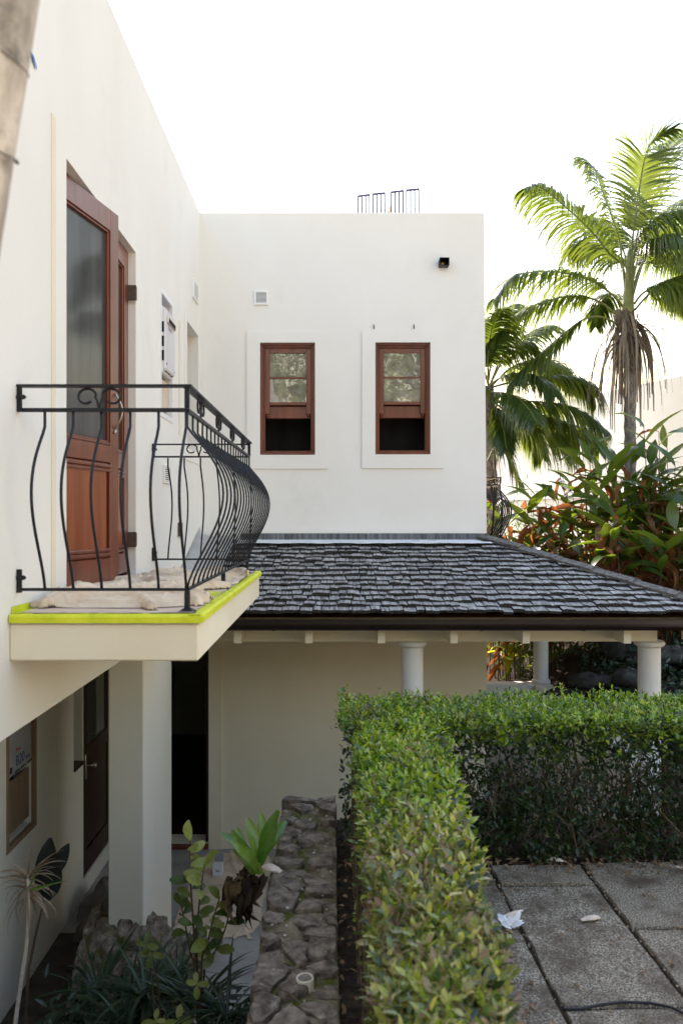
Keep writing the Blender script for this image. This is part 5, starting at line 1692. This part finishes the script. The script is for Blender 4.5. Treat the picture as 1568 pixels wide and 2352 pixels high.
# crown shaft, dead skirt
m = MB(); q = [z1(1165,1560,Y1), z1(1168,1420,Y1), z1(1180,1250,Y1), z1(1185,1000,Y1)]
m.tube(catmull(q,10), [.12,.12,.11,.10,.09,.085,.075,.065,.055,.045,.03], 12); ob('crownshaft', m, palm_stalk, p1, True)
rr = random.Random(12)
for k in range(92):
    a = rr.uniform(0, 2*math.pi); r0 = .10
    b = z1(1165+rr.uniform(-40,40), rr.uniform(1480,1680), Y1)
    b = Vector((b.x + .10*math.cos(a), Y1+.13*math.sin(a), b.z))
    out = rr.uniform(.04,.5) if k < 78 else rr.uniform(.5,.9)
    L = rr.uniform(.5,1.5) if k < 78 else rr.uniform(.9,1.3)
    pts = []
    for i in range(9):
        t = i/8
        pts.append(b + Vector((math.cos(a)*out*(1-(1-t)**2), math.sin(a)*out*(1-(1-t)**2), (.10*math.sin(t*2.5) if out > .2 else 0) - L*t**1.35)) + Vector((.02*ns(k,t*3),0,0)))
    m = MB(); 
    V = []; F = []; w = rr.uniform(.010,.042) if k < 78 else .012
    for i, p in enumerate(pts):
        ww = w*(1-.7*i/8); s_ = Vector((-math.sin(a+.6), math.cos(a+.6), 0))
        V += [p - s_*ww, p + Vector((math.cos(a),math.sin(a),0))*ww*.6, p + s_*ww]
    for i in range(8):
        for q_ in (0,1): F.append((3*i+q_, 3*i+q_+1, 3*i+q_+4, 3*i+q_+3))
    m.add(V, F)
    ob('dead_frond', m, palm_dead, p1, True, False)
m = MB()
for k in range(380):
    q = z1(1150+rr.gauss(0,38), rr.uniform(1430,1800), Y1-.10)
    d = Vector((rr.gauss(0,.25), rr.gauss(0,.2)-.2, -1)).normalized(); L = rr.uniform(.1,.3)
    m.tube([q, q+d*L*.5+Vector((rr.gauss(0,.01),0,0)), q+d*L], [.014,.011,.003], 4, False)
tag(ob('fibre', m, palm_dead, p1, False, False), kind='stuff')

Y2 = 13.2
def z2(x, y, Y): return P(1066.2+.32*x, 878+.32*y, Y)
c2 = z1(165, 1990, Y2)
FR2 = [
 ([(170,1960),(200,1750),(235,1560),(290,1430),(340,1420)], dict(dy=.6, Lmax=.6)),
 ([(175,1990),(250,1930),(380,1895),(520,1915),(610,1980),(650,2060)], dict(dy=-.9, Lmax=.62)),
 ([(180,2000),(340,1960),(600,1915),(780,1925),(880,1980),(930,2060)], dict(dy=.1, Lmax=.66, start=.35)),
 ([(175,2030),(250,2030),(370,2065),(460,2150),(520,2250)], dict(dy=-1.5, Lmax=.6)),
 ([(180,2020),(330,2090),(520,2100),(700,2120),(860,2180),(1000,2290)], dict(dy=-.3, Lmax=.74, start=.25)),
 ([(170,1980),(170,1750),(200,1560),(260,1440)], dict(dy=-1.2, Lmax=.6)),
 ([(180,1980),(300,1760),(420,1640),(560,1560),(640,1560)], dict(dy=.8, Lmax=.6)),
 ([(180,2050),(300,2130),(420,2230),(520,2380),(560,2500)], dict(dy=.6, Lmax=.6)),
 ([(180,2050),(360,2180),(560,2200),(720,2280),(820,2400)], dict(dy=.9, Lmax=.66)),
 ([(180,2060),(240,2180),(280,2300),(300,2440)], dict(dy=-.8, Lmax=.5)),
 ([(180,2080),(340,2200),(480,2280),(640,2330),(760,2420)], dict(dy=-.2, Lmax=.8)),
 ([(180,2080),(400,2150),(640,2230),(860,2300),(960,2420)], dict(dy=.5, Lmax=.8)),
 ([(180,2000),(330,1860),(500,1800),(660,1830),(760,1950)], dict(dy=.9, Lmax=.7)),
 ([(180,1990),(260,1800),(380,1700),(480,1700),(560,1800)], dict(dy=-.4, Lmax=.7)),
 ([(170,1980),(120,1800),(60,1700),(-60,1650)], dict(dy=-.4, Lmax=.6)),
 ([(165,2000),(100,1980),(0,2020),(-120,2120)], dict(dy=-.6, Lmax=.6)),
]
p2 = palm('lower bushy palm with drooping fronds beside the house corner', (c2.x+.02, Y2, .95), c2, FR2, Y2, .10, 2)
# ragged lowest frond beside the far balcony
fp = [z2(a_,b_,Y2-.6) for a_,b_ in ((170,560),(210,480),(265,470),(320,540),(360,640),(390,690))]
frond(fp, p2, palm_m, Lmax=.5, npair=30, seed=77)
for k in range(26):
    b = z1(170+rr.uniform(-50,60), rr.uniform(2150,2350), Y2-.1); L = rr.uniform(.5,1.2); a = rr.uniform(0,6.28); out = rr.uniform(.05,.4)
    V = []; F = []; w = rr.uniform(.006,.022)
    for i in range(7):
        t = i/6; p = b + Vector((math.cos(a)*out*t, math.sin(a)*out*t, -L*t**1.3)); s_ = Vector((math.sin(a+.5), math.cos(a), 0))
        V += [p-s_*w*(1-.7*t), p+s_*w*(1-.7*t)]
    for i in range(6): F.append((2*i,2*i+1,2*i+3,2*i+2))
    ob_np('dead_frond', [tuple(v) for v in V], F, palm_dead, p2)

# ------------------------------------------------------------------ ginger clumps
GP = [.014,.072,.108,.120,.116,.100,.072,.038,.004]
gme = [leafmesh('leaf', mt, GP, dr, fo, .06, tw, i) for i, (mt, dr, fo, tw) in enumerate(
    [(ginger_m,.5,.25,.1),(ginger_m,.9,.3,-.2),(ginger_m,1.4,.2,.3),(ginger_m,.25,.35,0)])]
gye = [leafmesh('yellow_leaf', ginger_yel, GP, dr, .25, .05, .2, 10+i) for i, dr in enumerate((.6,1.3))]
GD = [.012,.055,.078,.072,.075,.060,.045,.025,.003]
gdr = [leafmesh('dry_leaf', ginger_dry, GD, dr, .7, .5, tw, 20+i) for i, (dr, tw) in enumerate(((1.2,1.0),(1.9,-1.4),(2.3,.5),(.8,2.0)))]

def ginger(label, cx, cy, rad, ncane, hmin, hmax, dry, seed, lean=(0,0), yellow=0.0, nl=9, rise=.38):
    rr = random.Random(seed)
    zb = bankz(cx, cy) if cx > 2.82 else 1.0
    t = thing('ginger_plant', label, 'plant', (cx, cy, zb), 'ginger plants in the side garden')
    for k in range(ncane):
        a = rr.uniform(0,6.28); r0 = rad*math.sqrt(rr.random())
        b = Vector((cx+r0*math.cos(a)*.7, cy+r0*math.sin(a)*.7, zb-.1))
        h = rr.uniform(hmin,hmax)
        o = Vector((math.cos(a)*r0*.5+lean[0]+rr.gauss(0,.12), math.sin(a)*r0*.5+lean[1]+rr.gauss(0,.12), 0))
        pts = [b + o*(i/5)**1.8 + Vector((0,0,h*(i/5)*(1-.06*(i/5)**2))) for i in range(6)]
        m = MB(); m.tube(pts, [.013,.012,.011,.009,.007,.004], 5, False)
        ob('cane', m, cane_brown if rr.random() < .4 else cane_m, t, True, False)
        az = rr.uniform(0,3.14)
        for j in range(nl):
            f = rise + (1-rise)*j/(nl-1); g_ = f*5; i = min(4,int(g_)); p = pts[i].lerp(pts[i+1], g_-i)
            az2 = az + math.pi*(j%2) + rr.gauss(0,.35)
            up = .15 + 1.1*(j/(nl-1))**1.5 + rr.gauss(0,.15)
            D = Vector((math.cos(az2), math.sin(az2), up))
            dryp = dry*(2.1-1.4*f)
            if rr.random() < dryp:
                D.z = rr.uniform(-.9,.4); me = rr.choice(gdr); sc = rr.uniform(.42,.68)
                nm = 'dry_leaf'
            elif rr.random() < yellow: me = rr.choice(gye); sc = rr.uniform(.4,.58); nm = 'yellow_leaf'
            else: me = rr.choice(gme); sc = rr.uniform(.48,.74); nm = 'leaf'
            inst(nm, me, frame(D, Vector((rr.gauss(0,.3),rr.gauss(0,.3),1)), p, sc), t)
    return t
gA = ginger('ginger clump with orange dry leaves and white flowers nearest the far balcony', 3.05, 11.7, .5, 28, 1.7, 2.75, .72, 41, (-.18,-.1))
ginger('ginger clump drooping yellow green leaves seen under the porch roof', 2.45, 11.15, .30, 7, .9, 1.35, .12, 42, (-.08,-.2), .75, 6)
ginger('dense ginger clump below the tall palm trunk', 3.95, 11.6, .55, 32, 1.7, 2.95, .42, 43, (-.1,-.1))
ginger('tallest ginger clump with broad green blades at the right edge', 4.75, 11.0, .6, 32, 1.7, 3.2, .30, 47, (0,-.1))
ginger('brown leaved ginger clump above the hip of the porch roof', 4.05, 10.3, .5, 30, 1.3, 2.3, .6, 55, (-.05,-.1))
ginger('ginger clump leaning over the lower right end of the roof', 5.0, 9.6, .55, 28, 1.2, 2.2, .5, 46, (0,0))
# upright blades at the top right
rr = random.Random(3)
for px, py, tx, ty, Lm in ((1480,1150,1500,1020,.75),(1470,1110,1420,1030,.7),(1420,1120,1390,1050,.6),(1510,1170,1525,985,.95),(1530,1130,1560,1030,.7),(1440,1160,1350,1085,.6),(1400,1150,1330,1095,.6)):
    pass
# white flower spike of the left clump
m = MB()
for k in range(22):
    q = P(1290+rr.gauss(0,5)+k*.9, 1100+k*2.0+rr.gauss(0,3), 11.2)
    pebble(m, q.x, q.y, q.z, .022)
tag(ob('flower_spike', m, feather_m, gA, False, False), kind='stuff')

# strappy dark plants, rocks, ground cover in the shaded bank
STR = [.012,.020,.024,.024,.021,.016,.010,.002]
sme = [leafmesh('leaf', dark_leaf, STR, dr, .4, 0, 0, 60+i) for i, dr in enumerate((.6,1.1,1.7))]
def tuft(name, label, cat, c, n, L0, L1, mes, seed, group=None, nm='leaf', upr=(.2,1.4), wide=1.0):
    rr = random.Random(seed)
    t = thing(name, label, cat, c, group)
    for k in range(n):
        a = rr.uniform(0,6.28)
        D = Vector((math.cos(a), math.sin(a), rr.uniform(*upr)))
        L = rr.uniform(L0,L1)
        inst(nm, rr.choice(mes), frame(D, (0,0,1), Vector(c)+Vector((math.cos(a)*.02,math.sin(a)*.02,.02)), L, L*wide), t)
    return t
for k, (px, py, Y, L, lab) in enumerate(((1420,1575,8.6,.55,'dark strappy plant in front of the right column gap'), (1455,1500,9.6,.6,'dark strappy plant under the beam beside the right column'),
        (1545,1580,8.0,.5,'dark strappy plant right of the last column'), (1380,1590,8.9,.45,'small dark strappy plant next to the flat rock'))):
    c = P(px, py+20, Y); c.z = bankz(c.x,c.y)
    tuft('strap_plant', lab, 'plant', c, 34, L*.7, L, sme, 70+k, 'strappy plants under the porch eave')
def rock(label, px, py, Y, sx, sy, sz, seed):
    c = P(px, py, Y); rr = random.Random(seed)
    V = []; F = []; nu, nv_ = 14, 8
    for j in range(nv_+1):
        th = math.pi*j/nv_
        for i in range(nu):
            ph = 2*math.pi*i/nu
            d = Vector((math.sin(th)*math.cos(ph), math.sin(th)*math.sin(ph), math.cos(th)))
            s = 1+.38*ns(d.x*1.6+seed, d.y*1.6, d.z*1.6)+.22*ns(d.x*3.5, d.y*3.5+seed, d.z*3.5)
            V.append((c.x+d.x*sx*s, c.y+d.y*sy*s, c.z+max(-.6,d.z)*sz*s))
    for j in range(nv_):
        for i in range(nu): F.append((j*nu+i, j*nu+(i+1)%nu, (j+1)*nu+(i+1)%nu, (j+1)*nu+i))
    return tag(ob_np('rock', V, F, rock_m, None, True), label, 'rock', 'rocks in the side garden')
rock('dark flat topped rock under the eave left of the last column', 1350, 1565, 9.4, .34, .22, .09, 1)
rock('low brown rock beside the end of the low white wall', 1305, 1592, 9.3, .26, .14, .07, 2)
rock('upright mottled rock high in the shaded garden bank', 1425, 1490, 10.2, .26, .2, .22, 3)
rock('pale grey rock half hidden right of the last column', 1552, 1510, 9.3, .3, .2, .12, 4)
rock('grey rock at the foot of the right column', 1442, 1560, 8.8, .18, .14, .11, 5)
# glossy ground cover at the far right under the eave
rg = np.random.default_rng(77)
n = 5200
x = rg.uniform(3.0,5.6,n); y = rg.uniform(7.0,10.8,n)
keep = (x > 3.25+.5*np.array([ns(a*2,b*2) for a,b in zip(x,y)])) 
x, y = x[keep], y[keep]
z = np.array([bankz(a,b) for a,b in zip(x,y)]) + np.abs(rg.normal(0,.16,len(x)))
V, F = leaves(np.stack([x,y,z],1), rg.normal(0,1,(len(x),3))+np.array([-.2,-.5,.4]), rg.normal(0,.5,(len(x),3))+np.array([0,-.3,1]), rg.uniform(.05,.11,len(x)), rg.uniform(.02,.045,len(x)), .3, .2)
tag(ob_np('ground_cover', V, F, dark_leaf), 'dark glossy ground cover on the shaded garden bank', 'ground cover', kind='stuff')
n = 4600
x = rg.uniform(2.5,6.0,n); y = rg.uniform(11.0,15.0,n)
z = np.array([bankz(max(2.8,a),b) for a,b in zip(x,y)]) + np.abs(rg.normal(0,.62,n))
V, F = leaves(np.stack([x,y,z],1), rg.normal(0,1,(n,3))+np.array([-.2,-.5,.6]), rg.normal(0,.5,(n,3))+np.array([0,-.3,1]), rg.uniform(.10,.28,n), rg.uniform(.03,.06,n), .3, .3)
tag(ob_np('undergrowth', V, F, ginger_m), 'tangled green undergrowth between the ginger clumps', 'undergrowth', kind='stuff')
# slim bamboo stand by the corner
bt = thing('cane_stand', 'stand of thin dark stems between the house corner and yellow leaves', 'plant', (2.35, 11.6, 1.0))
for k in range(16):
    px = rr.uniform(1128,1200); q = P(px, 1560, 11.5)
    m = MB(); m.tube([(q.x,11.5+rr.uniform(-.2,.3),.9),(q.x+rr.gauss(0,.03),11.5,1.7),(q.x+rr.gauss(0,.09),11.5+rr.gauss(0,.05),2.6)], [.012,.010,.007], 5, False)
    ob('stem', m, bark_dark, bt, True, False)
for k in range(50):
    q = P(rr.uniform(1125,1225), rr.uniform(1440,1560), 11.5)
    a = rr.uniform(0,6.28); inst('leaf', rr.choice(sme), frame((math.cos(a),math.sin(a)-.3,rr.uniform(-.5,.8)), (0,0,1), q, rr.uniform(.18,.32)), bt)
# small fine shrub over the hip at the ginger's left foot
rg = np.random.default_rng(78)
n = 900
c = P(1215, 1235, 12.4)
pp = np.array(c) + rg.normal(0,1,(n,3))*np.array([.30,.25,.28])
V, F = leaves(pp, rg.normal(0,1,(n,3))+np.array([0,0,.8]), rg.normal(0,1,(n,3)), rg.uniform(.05,.12,n), rg.uniform(.008,.02,n), .2, .2)
sh = thing('fine_shrub', 'fine leaved green shrub between far balcony and ginger above the roof', 'shrub', (c.x, c.y, 1.0))
tag(ob_np('foliage', V, F, palm_m, sh), kind='stuff')
m = MB()
for k in range(14): m.tube([(c.x+rr.gauss(0,.08),c.y,.95),(c.x+rr.gauss(0,.15),c.y,2.0),(c.x+rr.gauss(0,.28),c.y,c.z+rr.uniform(-.1,.4))], [.012,.009,.003], 5, False)
ob('stems', m, cane_brown, sh, False, False)

# ------------------------------------------------------------------ bird's nest fern on the stone wall
FERN = [.045,.065,.085,.105,.122,.130,.122,.09,.035]
fm = [leafmesh('frond', fern_m, FERN, dr, .55, .30, tw, 80+i) for i, (dr, tw) in enumerate(((.45,.25),(.8,-.4),(1.2,.5)))]
fc = P(588, 2005, 3.93)
bn = thing('birds_nest_fern', 'bright green birds nest fern growing on the edge of the stone wall', 'fern', fc)
for (tx, ty, dy, k, sc) in ((578,1880,.02,0,1),(630,1875,-.05,0,1),(645,1868,.12,1,1),(610,1868,.10,0,.95),(540,1905,.0,1,1),(525,1912,-.03,1,.95),(512,1922,.03,2,1),(548,1935,-.12,2,.85),(575,1950,-.16,2,.8),(536,1960,-.08,2,.7),(650,1885,.05,1,.9)):
    tip = P(tx, ty, 3.93+dy); b = fc + Vector((random.gauss(0,.012),random.gauss(0,.012),0))
    D = tip-b; L = D.length
    inst('frond', fm[k], frame(D + Vector((0,0,.10*L*k)), Vector((-D.x*1.2+random.gauss(0,.35),-.75,.35+random.gauss(0,.3))), b, L*1.02, L*random.uniform(.72,.95)), bn)
dme = [leafmesh('dead_frond', fern_dead, [.06,.10,.13,.14,.12,.10,.06,.01], dr, .9, .8, tw, 90+i) for i, (dr, tw) in enumerate(((1.6,.5),(2.2,-.6),(1.2,1.0)))]
rr = random.Random(4)
for k in range(24):
    a = rr.uniform(2.2,5.4)
    D = Vector((math.cos(a)*.7-.25, math.sin(a)*.7, rr.uniform(-1.2,-.1)))
    inst('dead_frond', rr.choice(dme), frame(D, (math.cos(a),math.sin(a),.6), fc+Vector((rr.gauss(-.03,.03),rr.gauss(0,.03),rr.uniform(-.07,.01))), rr.uniform(.16,.27)), bn)
chip('bark_flake', P(625,2000,3.80)+Vector((0,0,.0)), .11, .06, R(60), sage, 'white curled bark piece beside the green fern', 'bark', .03, 9)

# ------------------------------------------------------------------ sapling in the bed
sp = thing('sapling', 'leafy sapling with pale yellow green new leaves before the doorway', 'shrub', (-.68, 4.05, .3))
OB = [.03,.10,.17,.22,.24,.23,.17,.05]
sm = [leafmesh('leaf', sap_m, OB, dr, .25, .05, 0, 110+i) for i, dr in enumerate((.4,.9))]
sy = [leafmesh('leaf', sap_yel, OB, dr, .25, .05, 0, 115+i) for i, dr in enumerate((.4,.9))]
rr = random.Random(21)
root = Vector((-.66, 4.05, .28))
stems = [[(438,1925),(436,1985),(440,2060),(446,2150),(450,2240)], [(470,1985),(462,2040),(455,2110),(452,2200)], [(505,2060),(490,2110),(476,2170),(462,2230)], [(528,2095),(515,2140),(492,2190),(468,2240)], [(415,2075),(425,2120),(438,2190),(448,2240)]]
for si, st_ in enumerate(stems):
    Ys = 4.05+rr.uniform(-.15,.15)
    pts = [P(a_,b_,Ys) for a_,b_ in st_] + [root]
    pts = catmull(pts, 14)
    m = MB(); m.tube(pts, [.0035+.0035*i/14 for i in range(15)], 6, False); ob('stem', m, cane_brown, sp, True, False)
    nl = 13 if si == 0 else 10
    for j in range(nl):
        f = .02 + .62*(j/nl); i = int(f*14); p = pts[i].lerp(pts[i+1], f*14-i)
        a = rr.uniform(0,6.28); D = Vector((math.cos(a), math.sin(a), rr.uniform(.0,.8) if j else 1.5))
        pal = (j < 5 and si < 2) or rr.random() < .12
        inst('leaf', rr.choice(sy if pal else sm), frame(D, Vector((rr.gauss(0,.4),-.7,.7)), p, rr.uniform(.075,.11)*(1.1 if pal else 1)), sp)
for (px, py) in ((452,2260),(335,2170),(350,2190),(358,2345),(410,2345)):
    q = P(px, py, 3.85)
    for j in range(4):
        a = j*1.57+rr.uniform(-.3,.3); inst('leaf', rr.choice(sy if py > 2200 else sm), frame((math.cos(a)*.9,-.2+.3*math.sin(a),math.sin(a)*.9+.1), (0,-1,.5), q, rr.uniform(.05,.075)), sp)
    m = MB(); m.tube([q, q+Vector((.02,.05,-.2)), Vector((q.x+.05,q.y+.1,.25))], [.003,.004,.005], 5, False); ob('stem', m, cane_brown, sp, True, False)
# dark strappy clump at lower left
tuft('flax_lily', 'dark green strappy plant in the lower left planting bed', 'plant', P(335, 2300, 4.3), 60, .30, .52, sme, 131, None, 'leaf', (.1,1.3), 1.0)
tuft('flax_lily', 'second dark strappy plant at the foot of the sapling', 'plant', P(450, 2330, 4.1), 46, .25, .42, sme, 132, None, 'leaf', (.2,1.5), 1.0)
tuft('flax_lily', 'dark strappy plant against the stone wall foot at bottom centre', 'plant', P(520, 2345, 3.9), 40, .22, .40, sme, 133, None, 'leaf', (.2,1.5), 1.0)
tuft('flax_lily', 'dark strappy plant hiding the lower left end of the stone edging', 'plant', P(225, 2300, 4.7), 50, .28, .50, sme, 134, None, 'leaf', (.15,1.4), 1.1)
tuft('flax_lily', 'dark strappy plant at the bottom edge left of the sapling', 'plant', P(290, 2370, 4.2), 50, .28, .48, sme, 135, None, 'leaf', (.15,1.4), 1.1)
tuft('flax_lily', 'dark strappy plant between the sapling stems and the stone edging', 'plant', P(405, 2275, 4.55), 44, .22, .40, sme, 136, None, 'leaf', (.2,1.6), 1.1)
# undergrowth of the bed
rg = np.random.default_rng(90)
n = 3000
x = rg.uniform(-1.62,-.34,n); y = rg.uniform(3.2,4.92,n); z = np.array([bedz(a,b) for a,b in zip(x,y)]) + np.abs(rg.normal(0,.15,n))
V, F = leaves(np.stack([x,y,z],1), rg.normal(0,1,(n,3))+np.array([0,-.3,.7]), rg.normal(0,.6,(n,3))+np.array([0,-.3,1]), rg.uniform(.04,.10,n), rg.uniform(.02,.04,n), .3, .3)
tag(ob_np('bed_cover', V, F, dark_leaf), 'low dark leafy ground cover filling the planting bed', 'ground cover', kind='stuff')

# ------------------------------------------------------------------ dead plant at lower left
dp = thing('withered_plant', 'withered plant with hanging straw leaves on a bare stem at lower left', 'plant', P(40, 2352, 3.7))
stem = catmull([P(25,2480,3.7), P(36,2352,3.7), P(50,2250,3.7), P(64,2150,3.7), P(66,2060,3.7), P(64,2010,3.7)], 20)
m = MB(); m.tube(stem, [.011-.004*i/20 for i in range(21)], 8, False); ob('stem', m, sage, dp, True, False)
ST = [.010,.020,.022,.020,.016,.012,.008,.003]
wm = [leafmesh('withered_leaf', straw_m, ST, dr, 1.0, .4, tw, 140+i) for i, (dr, tw) in enumerate(((.7,.5),(1.5,-.8),(2.2,.6)))]
rr = random.Random(17)
for k in range(64):
    hi = k < 26
    b = stem[19] if hi else stem[16 + k%3]
    a = rr.uniform(0,6.28)
    D = Vector((math.cos(a), math.sin(a)*.7, rr.uniform(.3,1.8) if hi else rr.uniform(-.7,.5)))
    if not hi: D.x += .3
    inst('withered_leaf', rr.choice(wm[:2] if hi else wm), frame(D, (0,0,1), b, rr.uniform(.14,.24)), dp)
gl = leafmesh('green_leaf', fern_m, ST, .4, .6, 0, 0, 150)
for (tx, ty) in ((78,2010),(118,2030),(92,2040)):
    D = P(tx,ty,3.62)-stem[17]; inst('green_leaf', gl, frame(D, (0,-1,.4), stem[17], D.length*1.3), dp)
dk = thing('dusky_plant', 'black silhouetted plant with rounded leaf lobes behind the withered plant', 'plant', P(115, 2120, 4.3))
bl = leafmesh('lobe', black_leaf, [.06,.13,.19,.22,.22,.19,.13,.03], .5, .25, .02, 0, 160)
b0 = P(108, 2070, 4.3)
for (bx_, by_, tx, ty, sc, w) in ((104,2050,109,1925,1,1.0),(122,2012,155,1940,1,1.0),(104,2060,84,1985,1,.9),(104,2070,136,1998,1,1.2)):
    b = P(bx_,by_,4.3); D = P(tx,ty,4.27)-b
    inst('lobe', bl, frame(D, (.1,-1,.2), b, D.length*.93, D.length*w*.85), dk)
m = MB(); m.tube([P(104,2060,4.32), P(84,2140,4.34), P(66,2230,4.34), Vector((P(50,2352,4.34).x, 4.34, .0))], [.006,.007,.008,.009], 6, False); ob('stem', m, cane_brown, dk, True, False)

# ------------------------------------------------------------------ sunlit trees behind the viewer (mirrored in the panes)
rg = np.random.default_rng(55)
n = 42000
x = rg.uniform(-26,32,n); z = .5 + 15.0*rg.random(n)**.9
y = -31.0 - .10*z + 1.2*np.array([ns(a*.4,b*.4) for a,b in zip(x,z)]) + rg.normal(0,.5,n)
keep = z < 14.0 + 2.2*np.array([ns(a*.25+4,2.2) for a in x])
pp = np.stack([x,y,z],1)[keep]
V, F = leaves(pp, rg.normal(0,1,(len(pp),3))+np.array([0,.5,.1]), rg.normal(0,.5,(len(pp),3))+np.array([0,.6,.7]), rg.uniform(.28,.7,len(pp)), rg.uniform(.16,.4,len(pp)), .3, .2)
tag(ob_np('tree_belt', V, F, tree_m), 'leafy belt of trees closing the garden behind the viewer', 'trees', kind='stuff')
